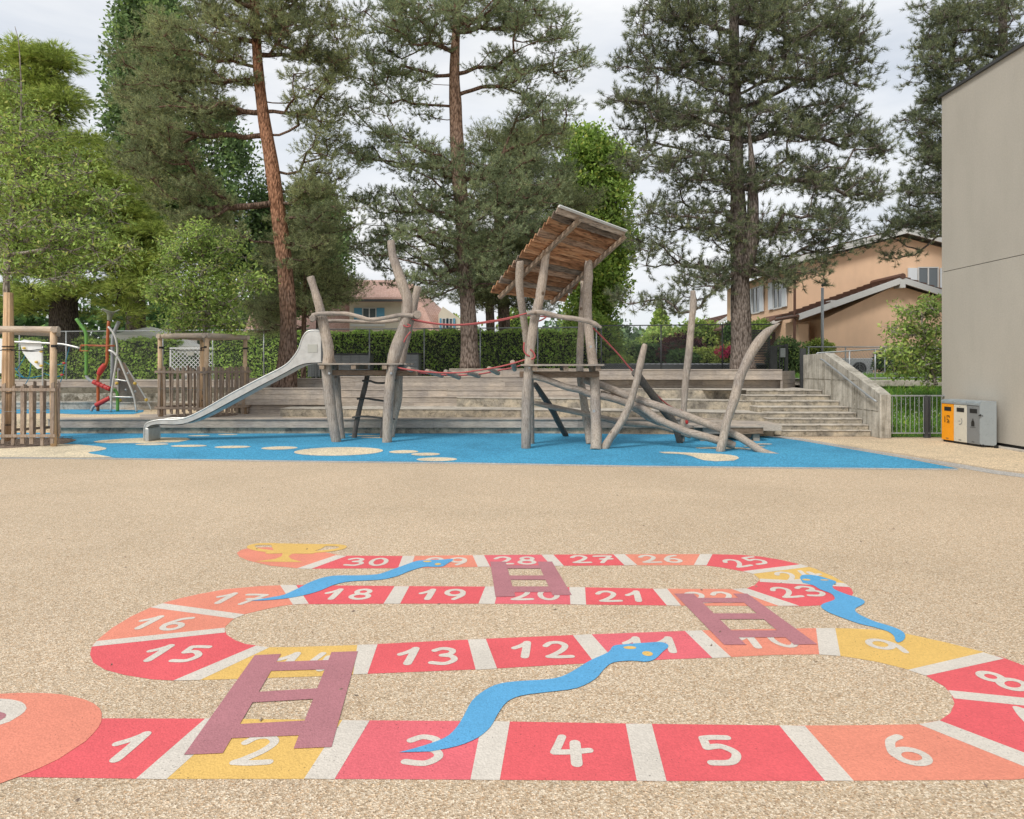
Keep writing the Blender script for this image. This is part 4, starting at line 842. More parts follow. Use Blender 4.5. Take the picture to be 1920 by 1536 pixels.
# small platform bench at the ramp end
t = thing('low_platform', 'small low grey topped wooden platform behind the pointed pole', 'bench', (5, 15.6, 0))
x0, x1 = X(1368,15.35), X(1430,15.35)
b = MB(); b.box(x0, 15.3, .17, x1, 15.36, .315); build(b, 'front_board', M['joist'], t, bevel=.006)
b = MB()
for k in range(6): b.box(X(1300,15.35), 15.28 + k*.15, .318, x1 + .01, 15.28 + k*.15 + .144, .345)
build(b, 'top', M['deck'], t)
b = MB(); b.box(X(1318,15.4), 15.38, .17, x0 - .003, 15.44, .315); build(b, 'side_board', M['deck'], t)
for px in (1418, 1320): b = MB(); x = X(px, 15.4); b.box(x-.07, 15.38, 0, x+.07, 15.5, .17); build(b, 'leg', M['deckdark'], t)
b = MB(); b.box(X(1318,15.4), 16.1, 0, x1, 16.18, .315); build(b, 'rear_board', M['deckdark'], t)

# ================================================================== TREE GUARDS
def guard(cx, cy, z, cs, lab, top, seed, trunk_h=3.2):
    rn = random.Random(seed); t = thing('tree_guard', lab, 'tree guard', (cx, cy, z), 'round timber tree guards'); n_ = len(cs); big = trunk_h > 3
    for x, y in cs:
        b = MB(); b.tube([(x, y, z), (x - .02, y, z + 1), (x + rn.uniform(-.03,.03), y, z + top)], [.062, .06, .056], 12); build(b, 'post', M['newwood'], t, smooth=True)
        b = MB(); b.tube([(x, y, z + top*.86), (x, y, z + top*.86 + .05)], .064, 10); build(b, 'tie', M['black'], t)
    cen = Vector((cx, cy, z + top*.84))
    for k in range(n_):
        a_, c_ = Vector((*cs[k], z + top + .03)), Vector((*cs[(k+1) % n_], z + top + .03)); e_ = (c_-a_).normalized()*.10
        b = MB(); b.tube([a_-e_, (a_+c_)/2 + Vector((0, 0, .01)), c_+e_], .066, 12); build(b, 'rail', M['grayround'], t)
        p_ = Vector((*cs[k], z + top*.86)); b = MB(); b.tube([p_, (p_ + cen)/2 - Vector((0, 0, .04)), cen], .010, 5); build(b, 'strap', M['black'], t)
        L = (c_-a_).length; d = (c_-a_).normalized(); o_ = Vector((d.y, -d.x, 0)); o_ = o_ if o_.dot((a_+c_)/2 - Vector((cx, cy, z+top+.03))) > 0 else -o_
        m_ = int(L/.195)
        for j_ in range(m_+1):
            q = a_ + d*(L*(j_/m_) + rn.uniform(-.015, .015)) + o_*(.075 + rn.uniform(0, .01)); x, y = q.x, q.y; w_ = .034 + rn.uniform(-.006, .006); tx, ty = d.x*w_, d.y*w_; ox, oy = o_.x*.012, o_.y*.012
            h0, h1 = .05 + rn.uniform(-.03, .03), 1.33 + rn.uniform(-.05, .05); le = rn.uniform(-.03, .03); b = MB()
            b.add([(x-tx-ox, y-ty-oy, z+h0), (x+tx-ox, y+ty-oy, z+h0), (x+tx+ox, y+ty+oy, z+h0), (x-tx+ox, y-ty+oy, z+h0), (x-tx-ox+le, y-ty-oy, z+h1), (x+tx-ox+le, y+ty-oy, z+h1-.02), (x+tx+ox+le, y+ty+oy, z+h1-.02), (x-tx+ox+le, y-ty+oy, z+h1)], [(3,2,1,0),(4,5,6,7),(0,1,5,4),(1,2,6,5),(2,3,7,6),(3,0,4,7)])
            build(b, 'picket', M['picket'], t)
        for h_ in (.24, 1.20):
            b = MB(); u0 = a_ + o_*.104 - d*.1; u1 = c_ + o_*.104 + d*.1; b.beam((u0.x, u0.y, z + h_), (u1.x, u1.y, z + h_ + rn.uniform(-.015, .015)), .022, .062); build(b, 'fence_rail', M['picket'], t)
        b = MB(); b.tube([(a_.x + o_.x*.09, a_.y + o_.y*.09, z+.75), (c_.x + o_.x*.09, c_.y + o_.y*.09, z+.73)], .004, 4); build(b, 'wire', M['wire'], t)
    r1 = .11 if big else .075
    for k in range(9):      # reed mat: a bundle of canes round the stem
        th = 2*math.pi*k/9; x, y = cx + r1*.72*math.cos(th), cy + r1*.72*math.sin(th); b = MB(); b.tube([(x, y, z), (x - .01, y, z + trunk_h*.5), (cx + r1*.5*math.cos(th), cy + r1*.5*math.sin(th), z + trunk_h)], [r1*.36, r1*.36, r1*.3], 7, .04, True, k); build(b, 'reed_cane', M['reed'], t, smooth=True)
    for h_ in (.4, 1.1, top*.84, top*.84 + .07): b = MB(); b.tube([(cx, cy, z + h_), (cx, cy, z + h_ + .02)], r1*1.12, 16); build(b, 'tie', M['black'], t)
    ax_, ay_ = sum(c[0] for c in cs)/n_, sum(c[1] for c in cs)/n_; Rg = max(math.dist(c, (ax_, ay_)) for c in cs)*.72
    q = [(ax_ + (Rg+.10)*math.cos(2*math.pi*k/30)*(1+rn.uniform(-.03,.03)), ay_ + (Rg+.10)*math.sin(2*math.pi*k/30)*(1+rn.uniform(-.03,.03))) for k in range(30)]
    b = MB(); b.prism(q, z + .001, z + .014); b.add([(ax_, ay_, z+.07)] + [(ax_ + (p[0]-ax_)*.86, ay_ + (p[1]-ay_)*.86, z+.015) for p in q], [(0, i+1, (i+1) % 30 + 1) for i in range(30)])
    build(b, 'mulch_bed', M['mulch'], t); return t
guard(X(16,14.95), 14.95, 0, [(X(101,14.35), 14.35), (-12.0, 14.3), (-10.85, 16.2)], 'timber picket tree guard at the left edge around a reed wrapped trunk', 2.43, 4, 3.3)
gc = (X(383,18.75), 18.75)
guard(*gc, .34, [(gc[0] + 1.06*math.cos(R(27+90*k)), gc[1] + 1.06*math.sin(R(27+90*k))) for k in range(4)], 'timber picket tree guard behind the slide around a young tree', 2.12, 9, 2.0)
# bark litter
rn = random.Random(2); b = MB(); cx, cy = -10.8, 14.95
for k in range(700):
    th, rr = rn.uniform(0, 6.283), 1.0*math.sqrt(rn.random()); x, y = cx + rr*math.cos(th), cy + rr*math.sin(th); s_ = rn.uniform(.012, .03); a_ = rn.uniform(0, 3.1); z = .03 + .05*(1 - rr/1.2) + rn.uniform(0, .02)
    b.add([(x + s_*math.cos(a_), y + s_*math.sin(a_), z), (x - s_*.4*math.sin(a_), y + s_*.4*math.cos(a_), z + .012), (x - s_*math.cos(a_), y - s_*math.sin(a_), z)], [(0,1,2)])
o = build(b, 'bark_litter', M['mulch']); o['kind'] = 'stuff'; o['label'] = 'loose bark chips round the foot of the left tree guard'

# ================================================================== TUBULAR CLIMBING FRAME, left
YC = 20.2; t = thing('tubular_climbing_frame', 'tubular climbing frame with green and rust poles, red grips, net and ramp', 'climbing frame', (-12, YC, .34))
def tb_(nm, pts, wpx, m, Y=YC, Y2=None, n=10): 
    Y2 = Y if Y2 is None else Y2; Ys_ = Yline(pts, Y, Y2); b = MB(); ws = wpx if hasattr(wpx, '__len__') else [wpx]*len(pts)
    b.tube([P(x, y, q) for (x, y), q in zip(pts, Ys_)], [w/2/F*q for w, q in zip(ws, Ys_)], n, sub=4); return build(b, nm, M[m], t, smooth=True)
tb_('green_pole', [(143,598),(152,611),(161,625),(162,650),(162,680),(162,704)], 6, 'green', 20.1)
tb_('elbow', [(162,704),(165,710),(176,717)], 5.5, 'greyt', 20.1)
tb_('grip', [(175,716),(190,723),(207,730)], [9,8,9], 'redp', 20.1)
for q in ((180,718),(187,721.5),(194,724.5),(201,727.5)): b = MB(); p = Vector(P(*q, 20.1)); b.tube([p - Vector((.012, 0, -.005)), p + Vector((.012, 0, -.005))], .078, 10); build(b, 'grip_ring', M['redp'], t)
tb_('green_elbow', [(208,730),(216,732),(220,740),(220.5,755),(220.5,771)], 5.5, 'green', 20.1)
tb_('rust_pole', [(204,602),(202,630),(201,660),(200,680),(190,695),(184,710),(184,740),(183.5,771)], [5.5]*8, 'rust')
tb_('grip', [(197,684),(190,693),(185,703)], [9,11,8], 'redp')
tb_('grip', [(206,746),(193,753),(180,760)], [8,9,9], 'redp', 20.05)
tb_('elbow', [(208,742),(206,746),(193,753),(180,759),(174,764),(171,771)], 5, 'greyt', 20.06)
b = MB(); c0 = Vector(P(205,601,YC)); rg = [(.06,0),(.07,.10),(.10,.20),(.20,.27),(.24,.29),(.22,.30),(.10,.25),(.02,.2)]
n = 20; V = [(c0.x + r_*math.cos(2*math.pi*k/n)*1.0 + h_*.15, c0.y + r_*math.sin(2*math.pi*k/n), c0.z + h_ + .05*math.sin(2*2*math.pi*k/n)*(r_/.24)) for r_, h_ in rg for k in range(n)]
b.add(V, [(i*n+k, i*n+(k+1) % n, (i+1)*n+(k+1) % n, (i+1)*n+k) for i in range(len(rg)-1) for k in range(n)]); build(b, 'flower_cup', M['olive'], t, smooth=True)
tb_('grey_pole', [(223,603),(217,617),(212,632),(211,660),(210.5,700),(209,730)], 6.5, 'greyt', 20.5)
tb_('arched_tube', [(203,613),(211,622),(217,635),(220,655),(218,680),(213,710),(209,740),(208,773)], 4, 'steel', 20.0)
tb_('arched_tube', [(204,657),(213,661),(222,672),(230,690),(240,715),(250,740),(254,757),(256,773)], 4, 'steel', 20.0)
for a_, c_ in (((214,711),(239,715)), ((210,744),(251,745))): tb_('crossbar', [a_, c_], 2.6, 'steel', 20.0)
b = MB(); b.extr([P(218,680,20.4), P(232,680,20.5), P(275,752,20.9), P(222,755,20.9)], (0, .03, 0)); q_ = build(b, 'ramp_board', M['picket'], t)
tb_('ramp_rail', [(232,680),(252,712),(275,750),(284,770)], 2.6, 'steel', 20.6); tb_('ramp_rail', [(222,680),(221,720),(223,757)], 2.6, 'steel', 20.5)
for q in ((219,719),(253,719),(274,750),(225,751)): b = MB(); b.ball(P(*q, 20.35), .05); build(b, 'clamp', M['yellowk'], t)
for q in ((224,693),(240,700),(236,731),(254,734)): b = MB(); b.ball(P(*q, 20.45), .035); build(b, 'bolt', M['greyt'], t)
tb_('top_tube', [(20,641),(70,643),(110,645),(125,647),(150,653)], 4, 'steel', 20.1)
for y_, a_, c_ in ((647,152,215),(648.5,152,215)): tb_('bracket', [(a_, y_), (c_, y_+1)], 1.8, 'rust', 20.0 if y_ == 647 else 20.25)
for a_, c_ in (((152,647),(150,658)), ((150,658),(166,658))): tb_('bracket', [a_, c_], 1.8, 'rust', 20.0)
b = MB(); b.extr([P(x, y, 20.15) for x, y in ((36,640),(45,637),(60,639),(76,640),(78,655),(78,690),(70,692),(55,678),(42,660))], (0, .03, 0)); build(b, 'climbing_panel', M['whitep'], t)
for q in ((45,653),(68,679),(77,659),(77,686)): b = MB(); b.ball(P(*q, 20.1), .055, .03, .04); build(b, 'hand_hold', M['yellowk'], t)
tb_('net_post', [(80,648),(80,700),(79,770)], 2.4, 'steel', 20.15)
b = MB(); b.extr([P(x, y, 20.2) for x, y in ((-20,632),(10,636),(11,700),(-20,700))], (0, .03, 0)); build(b, 'climbing_panel', M['whitep'], t)
net = [(130,651),(123,680),(118,703),(110,725)], [(82,678),(100,685),(122,681)], [(30,695),(45,672),(47,660)], [(60,640),(56,700),(48,720)], [(82,700),(104,707),(117,702)], [(28,690),(45,708),(60,708)], [(30,702),(50,709),(82,704)]
for pl in net: rope(t, pl, 20.2, r=.012, nm='net_rope', m='bluerope')
for q in ((120,681),(116,703),(109,726),(8,696)): b = MB(); b.ball(P(*q, 20.18), .05, .04, .035); build(b, 'net_knot', M['redp'], t)
#PART5
# ================================================================== FENCE, HEDGES, CONTAINERS
def chain(name, label, p0, p1, zb, zt, parts, post_every=2.0, pr=.024, pitch=.085, wr=.0022, off=0.0, m='galv'):
    t = thing(name, label, 'fence', (p0[0], p0[1], zb)); d = Vector((p1[0]-p0[0], p1[1]-p0[1], 0)); L = d.length; d /= L
    x = off
    while x <= L + .01:
        q = Vector((p0[0], p0[1], 0)) + d*x; b = MB(); b.tube([(q.x, q.y, zb - .1), (q.x, q.y, zt + .02)], pr, 8); build(b, 'post', M[m], t, smooth=True); x += post_every
    b = MB(); b.tube([(p0[0], p0[1], zt), (p1[0], p1[1], zt)], .019, 6); build(b, 'top_rail', M[m], t, smooth=True)
    A, B_ = [], []; h = zt - zb; k = -int(h/pitch) - 1
    while k*pitch < L:
        for sgn in (1, -1):
            a0, a1 = (k*pitch, k*pitch + h) if sgn > 0 else (k*pitch + h, k*pitch); u0, u1 = 0.0, 1.0
            lo, hi = sorted(((0 - a0)/(a1-a0), (L - a0)/(a1-a0))); u0, u1 = max(0, lo), min(1, hi)
            if u1 > u0:
                f = lambda u: (p0[0] + d.x*(a0+(a1-a0)*u), p0[1] + d.y*(a0+(a1-a0)*u) + .01*sgn - .03, zb + h*u)
                A.append(f(u0)); B_.append(f(u1))
        k += 1
    V, Fa = segs_np(A, B_, wr, wr, 3); build_np('chain_link_mesh', V, Fa, M['wire'], t); return t
FX = lambda x: 25.9 - .143*(x + 15)
chain('chain_link_fence', 'tall galvanised chain link fence in front of the long hedge', (-24, FX(-24)), (2.9, FX(2.9)), 1.17, 3.02, 0, 2.02, off=.9)
chain('chain_link_fence', 'darker chain link fence on the right with garden and street behind', (2.95, FX(2.95)), (8.85, FX(8.85)), 1.30, 3.07, 0, 2.0, off=0.1, m='darkmetal')
def leafquads(C, Nn, size, rng, aspect=.6, droop=0.0):
    n = len(C); D = rng.normal(size=(n, 3)) + Nn*.6; D[:, 2] -= droop; D /= np.linalg.norm(D, axis=1, keepdims=True)
    Q = rng.normal(size=(n, 3)); S = np.cross(D, Q); S /= np.linalg.norm(S, axis=1, keepdims=True) + 1e-9
    L = size*rng.uniform(.7, 1.3, (n, 1)); w = L*aspect*.5; U = np.cross(S, D)*L*.12
    V = np.stack([C, C + D*L*.5 + S*w + U, C + D*L, C + D*L*.5 - S*w + U], 1).reshape(-1, 3)
    return V, np.arange(4*n).reshape(-1, 4)
def hedge(label, p0, p1, w, z0, z1, dens, leaf, m='l_hedge', seed=1, name='hedge', wob=.05, cat='hedge', group=None):
    rng = np.random.default_rng(seed); d = np.array([p1[0]-p0[0], p1[1]-p0[1]]); L = np.linalg.norm(d); d = d/L; nrm_ = np.array([-d[1], d[0]])
    t = thing(name, label, cat, (p0[0], p0[1], z0), group); h = z1-z0
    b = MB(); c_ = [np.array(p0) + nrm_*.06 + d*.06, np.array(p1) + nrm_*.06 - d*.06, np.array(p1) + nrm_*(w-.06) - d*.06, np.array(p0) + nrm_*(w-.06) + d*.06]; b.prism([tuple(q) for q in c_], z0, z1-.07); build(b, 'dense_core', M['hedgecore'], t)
    pts = []; nn = []
    def face(n, fu):
        u, v = rng.random(n), rng.random(n); pts.append(fu(u, v))
    n1, n2, n3 = int(L*h*dens), int(L*w*dens), int(w*h*dens); wv = lambda a, b_: wob*(np.sin(a*2.1+seed) + np.sin(a*5.3+b_*3))
    u, v = rng.random(n1), rng.random(n1); off = rng.uniform(-.05, .06, n1) + wv(u*L, v*h)*.5; zz = z0 + v*h
    pts.append(np.stack([p0[0] + d[0]*u*L + nrm_[0]*off, p0[1] + d[1]*u*L + nrm_[1]*off, zz], 1)); nn.append(np.tile([-nrm_[0], -nrm_[1], .3], (n1, 1)))
    u, v = rng.random(n2), rng.random(n2); pts.append(np.stack([p0[0] + d[0]*u*L + nrm_[0]*v*w, p0[1] + d[1]*u*L + nrm_[1]*v*w, z1 - .06 + rng.uniform(-.04, .07, n2) + wv(u*L, v)], 1)); nn.append(np.tile([0, 0, 1.], (n2, 1)))
    for e, s_ in ((0, -1), (L, 1)):
        u, v = rng.random(n3), rng.random(n3); e_ = e + rng.uniform(-.05, .05, n3)
        pts.append(np.stack([p0[0] + d[0]*e_ + nrm_[0]*u*w, p0[1] + d[1]*e_ + nrm_[1]*u*w, z0 + v*h], 1)); nn.append(np.tile([d[0]*s_, d[1]*s_, .2], (n3, 1)))
    V, Fa = leafquads(np.concatenate(pts), np.concatenate(nn), leaf, rng, .65); build_np('leaves', V, Fa, M[m], t); return t
hp = lambda px, Y: (X(px, Y), Y)
hedge('long clipped green hedge behind the fence from the slide to the right tower', hp(398, 26.9), hp(1082, 24.6), 1.2, 1.1, 2.98, 420, .10)
hedge('lower clipped hedge at the left behind the tubular climbing frame', hp(-60, 28.3), hp(312, 27.4), 1.2, 1.1, 2.76, 380, .10, seed=4)
hedge('taller bright yellow green hedge block at the far left', hp(100, 29.9), hp(146, 29.8), .8, 1.1, 3.3, 420, .10, 'l_young', 6)
# grey wheeled containers behind the fence
def container(x0, x1, Y, z1_, label):
    t = thing('metal_container', label, 'container', ((x0+x1)/2, Y, 1.16), 'grey containers by the hedge'); b = MB(); b.box(x0, Y, 1.3, x1, Y+.9, z1_); build(b, 'body', M['galv'], t, bevel=.03)
    b = MB()
    for k in range(1, 7): z = 1.3 + (z1_-1.3)*k/7; b.box(x0+.02, Y-.02, z, x1-.02, Y+.0, z+.03)
    for k in range(5): x = x0 + (x1-x0)*k/4; b.box(x-.015, Y-.03, 1.3, x+.015, Y, z1_)
    build(b, 'ribs', M['greyt'], t)
    b = MB(); b.box(x0-.03, Y-.05, z1_, x1+.03, Y+.93, z1_+.05); build(b, 'lid', M['darkmetal'], t, bevel=.01)
    for x in (x0+.15, x1-.15): b = MB(); b.tube([(x, Y+.1, 1.24), (x, Y+.16, 1.24)], .08, 12); build(b, 'wheel', M['black'], t)
container(X(625,25), X(694,25), 24.75, 2.10, 'wide grey metal container by the hedge, seen between the left tower posts')
container(X(580,24.9), X(601,24.9), 24.8, 1.95, 'narrow grey metal container beside the left log tower post')
container(X(728,24.7), X(785,24.7), 24.6, 2.12, 'grey metal container by the hedge, right of the left log tower')
# white lattice gate and cream parasols behind
t = thing('lattice_gate', 'white diamond lattice gate seen through the second tree guard', 'gate', (X(360,27.2), 27.2, 1.16))
gx0, gx1 = X(321,27.2), X(401,27.2); gz0, gz1 = 1.45, 2.38; A, B_ = [], []; k = -14
while k*.17 < gx1-gx0:
    for s_ in (1, -1):
        a0, a1 = (k*.17, k*.17 + (gz1-gz0)); a0, a1 = (a0, a1) if s_ > 0 else (a1, a0); lo, hi = sorted(((0-a0)/(a1-a0), (gx1-gx0-a0)/(a1-a0))); u0, u1 = max(0, lo), min(1, hi)
        if u1 > u0: A.append((gx0+a0+(a1-a0)*u0, 27.2+.01*s_, gz0+(gz1-gz0)*u0)); B_.append((gx0+a0+(a1-a0)*u1, 27.2+.01*s_, gz0+(gz1-gz0)*u1))
    k += 1
V, Fa = segs_np(A, B_, .016, .016, 4); build_np('lattice', V, Fa, M['whitep'], t)
b = MB(); b.box(gx0-.05, 27.17, gz0-.05, gx1+.05, 27.24, gz0); b.box(gx0-.05, 27.17, gz1, gx1+.05, 27.24, gz1+.05); b.box(gx0-.05, 27.17, gz0, gx0, 27.24, gz1); b.box(gx1, 27.17, gz0, gx1+.05, 27.24, gz1); build(b, 'frame', M['whitep'], t)
b = MB(); b.box(X(352,27.2), 27.12, 2.10, X(365,27.2), 27.16, 2.26); build(b, 'notice', M['plaque'], t)
def parasol(px, Y, ztop, r, label):
    c = Vector((X(px,Y), Y, ztop)); t = thing('garden_parasol', label, 'parasol', (c.x, c.y, 1.16), 'cream parasols behind the left hedge'); n = 8; b = MB()
    ring = [(c.x + r*math.cos(2*math.pi*(k+.3)/n), c.y + r*math.sin(2*math.pi*(k+.3)/n), ztop - .45) for k in range(n)]
    low = [(p[0], p[1], p[2]-.28) for p in ring]; b.add([tuple(c)] + ring + low, [(0, k+1, (k+1) % n+1) for k in range(n)] + [(k+1, n+k+1, n+(k+1) % n+1, (k+1) % n+1) for k in range(n)]); build(b, 'canopy', M['canvas'], t)
    b = MB(); b.tube([(c.x, c.y, 1.16), (c.x, c.y, ztop)], .03, 8); build(b, 'pole', M['trim'], t)
parasol(282, 30, 3.42, 1.9, 'wide cream garden parasol above the left hedge')
parasol(338, 29, 2.95, 1.0, 'smaller cream garden parasol behind the second tree guard')
# lamp, drain pipe, garden screens at right
t = thing('street_lamp', 'thin grey lamp post standing before the orange plastered house', 'street lamp', (X(1542,24.5), 24.5, 1.2))
b = MB(); b.tube([(X(1542,24.5), 24.5, 1.2), (X(1542,24.5), 24.5, 4.5)], .05, 8); build(b, 'pole', M['galv'], t, smooth=True)
b = MB(); b.tube([P(1541,536,24.5), P(1546,533,24.5), P(1551,535,24.5)], [.05,.07,.05], 8); build(b, 'lamp_head', M['darkmetal'], t)
t = thing('corrugated_shed_roof', 'low dark corrugated roof strip running behind the right fence', 'shed', (X(1280,25), 25, 1.2)); b = MB()
x0, x1 = X(1125,25), X(1440,25); nn_ = 60
V = [];
for i in range(nn_+1):
    x = x0 + (x1-x0)*i/nn_; w_ = .02*(i % 2); V += [(x, 24.6, 1.52+w_), (x, 24.62, 1.74+w_), (x, 26.0, 1.78+w_), (x, 26.0, 1.5)]
b.add(V, sum([[(4*i, 4*i+4, 4*i+5, 4*i+1), (4*i+1, 4*i+5, 4*i+6, 4*i+2), (4*i+2, 4*i+6, 4*i+7, 4*i+3)] for i in range(nn_)], [])); build(b, 'roof_sheet', M['darkmetal'], t)
b = MB(); b.box(x0+.1, 24.7, 1.0, x1-.1, 25.9, 1.51); build(b, 'wall', M['deckdark'], t)
t = thing('dark_screen', 'dark slatted privacy screen right of the black pine trunk', 'screen', (X(1426,24.4), 24.4, 1.2)); b = MB()
for k in range(22): z = 1.72 + k*.058; b.box(X(1408,24.4), 24.3, z, X(1441,24.4), 24.33, z+.045)
build(b, 'slats', M['darkmetal'], t)
b = MB(); b.box(X(1440,24.4), 24.28, 1.2, X(1442,24.4), 24.36, 3.02); build(b, 'post', M['darkmetal'], t)
t = thing('garden_gate', 'small dark metal garden gate with grey letter box', 'gate', (X(1465,22.5), 22.5, 1.0))
for px in (1447, 1453, 1474): b = MB(); b.box(X(px,22.5)-.05, 22.45, 1.0, X(px,22.5)+.05, 22.55, 2.35 if px < 1460 else 2.42); build(b, 'post', M['darkmetal'], t)
b = MB(); b.box(X(1456,22.5), 22.47, 2.33, X(1474,22.5), 22.53, 2.38); build(b, 'top_bar', M['darkmetal'], t)
b = MB(); b.box(X(1461,22.5), 22.38, 1.98, X(1470,22.5), 22.46, 2.28); build(b, 'letter_box', M['galv'], t)
b = MB()
for k in range(4): x = X(1456,22.5) + k*.09; b.box(x, 22.48, 1.1, x+.02, 22.52, 2.33)
build(b, 'bars', M['darkmetal'], t)
b = MB(); b.box(X(1503,20.6)-.05, 20.5, 1.0, X(1503,20.6)+.09, 20.62, 2.22); tag(build(b, 'gate_post', M['darkmetal']), 'thick dark metal post at the top end of the concrete parapet', 'post')
# ramp railings
def railing(label, pts, zt, zb, posts):
    t = thing('ramp_railing', label, 'railing', (*pts[0], zb[0]))
    top = [(p[0], p[1], z) for p, z in zip(pts, zt)]; bot = [(p[0], p[1], z) for p, z in zip(pts, zb)]
    for q in (top, bot): b = MB(); b.tube(q, .02, 6); build(b, 'rail', M['galv'], t, smooth=True)
    A, B_ = [], []
    for i in range(len(pts)-1):
        a, c = Vector(top[i]), Vector(top[i+1]); a2, c2 = Vector(bot[i]), Vector(bot[i+1]); L = (c-a).length; n = int(L/.12)
        for k in range(n+1):
            u = k/n; k2 = min(1, u + .9/L); A += [a.lerp(c, u), a2.lerp(c2, u)]; B_ += [a2.lerp(c2, k2), a.lerp(c, k2)]
    V, Fa = segs_np([tuple(q) for q in A], [tuple(q) for q in B_], .0018, .0018, 3); build_np('wire_mesh', V, Fa, M['wire'], t)
    for u in posts:
        i = min(int(u), len(pts)-2); f = u-i; a = Vector(top[i]).lerp(Vector(top[i+1]), f); c = Vector(bot[i]).lerp(Vector(bot[i+1]), f)
        b = MB(); b.tube([(a.x, a.y, a.z), (a.x, a.y, c.z-.2)], .024, 6); build(b, 'post', M['galv'], t, smooth=True)
railing('rear mesh railing along the ramp in front of the orange house', [(X(1512,23.5), 23.5), (X(1920,23.5), 23.5)], [2.35, 2.33], [1.45, 1.42], [.01, .18, .36, .6, .85, 1])
railing('near mesh railing rising from the parapet wall along the ramp', [(X(1532,19.8), 19.8), (X(1641,20.4), 20.4), (X(1850,20.8), 20.8)], [2.07, 2.19, 2.24], [1.28, 1.33, 1.36], [0, .55, 1, 1.45, 2])
rp = MB(); rp.prism([(9.0, 20.0), (16, 20.2), (16, 24.3), (9.0, 24.3)], 1.1, 1.27); struct(build(rp, 'ramp', M['stonetop'], org=(12, 22, 0)))
# heat pump
t = thing('heat_pump', 'white outdoor heat pump unit with round fan against orange wall', 'heat pump', (X(1602,26.5), 26.5, 1.2)); x0, x1 = X(1574,26.5), X(1632,26.5)
b = MB(); b.box(x0, 26.3, 1.28, x1, 26.8, 1.99); build(b, 'case', M['whitep'], t, bevel=.02)
fc = (X(1611,26.3), 26.27, 1.58); b = MB(); b.tube([(fc[0], 26.2985, fc[2]), (fc[0], 26.27, fc[2])], .275, 28); fb = build(b, 'fan_grille', M['darkmetal'], t)
b = MB()
for k in range(3): a_ = R(90 + 120*k); b.beam((fc[0], 26.262, fc[2]), (fc[0] + .27*math.cos(a_), 26.262, fc[2] + .27*math.sin(a_)), .02, .02, (0, 1, 0))
for rr in (.09, .18, .265): b.tube([(fc[0] + rr*math.cos(2*math.pi*k/24), 26.264, fc[2] + rr*math.sin(2*math.pi*k/24)) for k in range(25)], .006, 4)
build(b, 'fan_guard', M['galv'], fb)
#PART6
# ================================================================== HOUSES
def win(parent, x0, x1, y, z0, z1, shut=None, frame='trim', panes=2, shw=.5, axis='x'):
    b = MB(); b.box(x0, y-.03, z0, x1, y+.02, z1); f = build(b, 'window', M['glass'], parent)
    b = MB(); w = (x1-x0); 
    for a, c in [(x0-.05, x0), (x1, x1+.05)] + [(x0 + w*k/panes - .03, x0 + w*k/panes + .03) for k in range(1, panes)]: b.box(a, y-.06, z0, c, y-.032, z1)
    b.box(x0-.05, y-.06, z0-.06, x1+.05, y-.032, z0); b.box(x0-.05, y-.06, z1, x1+.05, y-.032, z1+.05); build(b, 'frame', M[frame], f)
    if shut:
        for a, c in ((x0-.08-shw, x0-.08), (x1+.08, x1+.08+shw)):
            b = MB(); b.box(a, y-.08, z0-.03, c, y-.03, z1+.03)
            for k in range(8): z = z0 + (z1-z0)*(k+.5)/8; b.box(a+.05, y-.095, z, c-.05, y-.08, z+.04)
            build(b, 'shutter', M[shut], parent)
# orange house (gable wing towards us, taller gable behind, side facade running back)
h = thing('orange_house', 'orange plastered house with white gable boards and brown roofs beside the school building', 'house', (17, 30, 1.2))
Y0 = 30.0; xl, xr, xm = X(1545,Y0), X(1822,Y0), X(1681,Y0); zr = P(0,524,Y0)[2]; ze = P(0,585,Y0)[2]
def gable(Y0, Y1, xl, xr, xm, zr, zeL, zeR, nm, base=1.0):
    b = MB(); b.extr([(xl, Y0, base), (xr, Y0, base), (xr, Y0, zeR), (xm, Y0, zr), (xl, Y0, zeL)], (0, Y1-Y0, 0)); return build(b, nm, M['ochre'], h)
def roofp(Y0, Y1, xa, za, xb, zb, th=.12, ov=.45, nm='roof', tiles_=True):
    b = MB(); sf = MB(); d = Vector((xb-xa, 0, zb-za)).normalized(); n_ = Vector((-d.z, 0, d.x)); n_ = n_ if n_.z > 0 else -n_; a = Vector((xa, Y0-ov, za)); c = Vector((xb, Y0-ov, zb)); L = (c-a).length; k = max(2, int(L/.33)); V = []
    sf.extr([a - n_*.01, c - n_*.01, c + n_*.045, a + n_*.045], (0, Y1-Y0+ov*2, 0)); build(sf, 'soffit', M['trim'], h)
    for i in range(k):
        p, q = a.lerp(c, i/k), a.lerp(c, (i+1)/k); hi = .07; rising = zb > za
        lo_, hi_ = (hi+.05, .05) if rising else (.05, hi+.05)
        b.extr([p + n_*.06, q + n_*.06, q + n_*hi_, p + n_*lo_], (0, Y1-Y0+ov*2, 0))
    return build(b, nm, M['tiledark'], h)
def verge(Y0, xa, za, xb, zb, ov=.45, w=.24):
    b = MB(); b.extr([(xa, Y0-ov-.03, za-w+.02), (xb, Y0-ov-.03, zb-w+.02), (xb, Y0-ov-.03, zb+.02), (xa, Y0-ov-.03, za+.02)], (0, .08, 0)); build(b, 'verge_board', M['trim'], h)
gable(Y0, 32.15, xl, xr, xm, zr-.25, ze-.30, ze+.2, 'front_wing_wall')
xe = X(1490,Y0); zE = P(0,592,Y0)[2]
xR2 = X(1840,Y0); zR2 = zr - (xR2-xm)*.32
roofp(Y0, 31.7, xe, zE, xm, zr); roofp(Y0, 31.7, xm, zr, xR2, zR2); verge(Y0, xe, zE, xm, zr); verge(Y0, xm, zr, xR2, zR2)
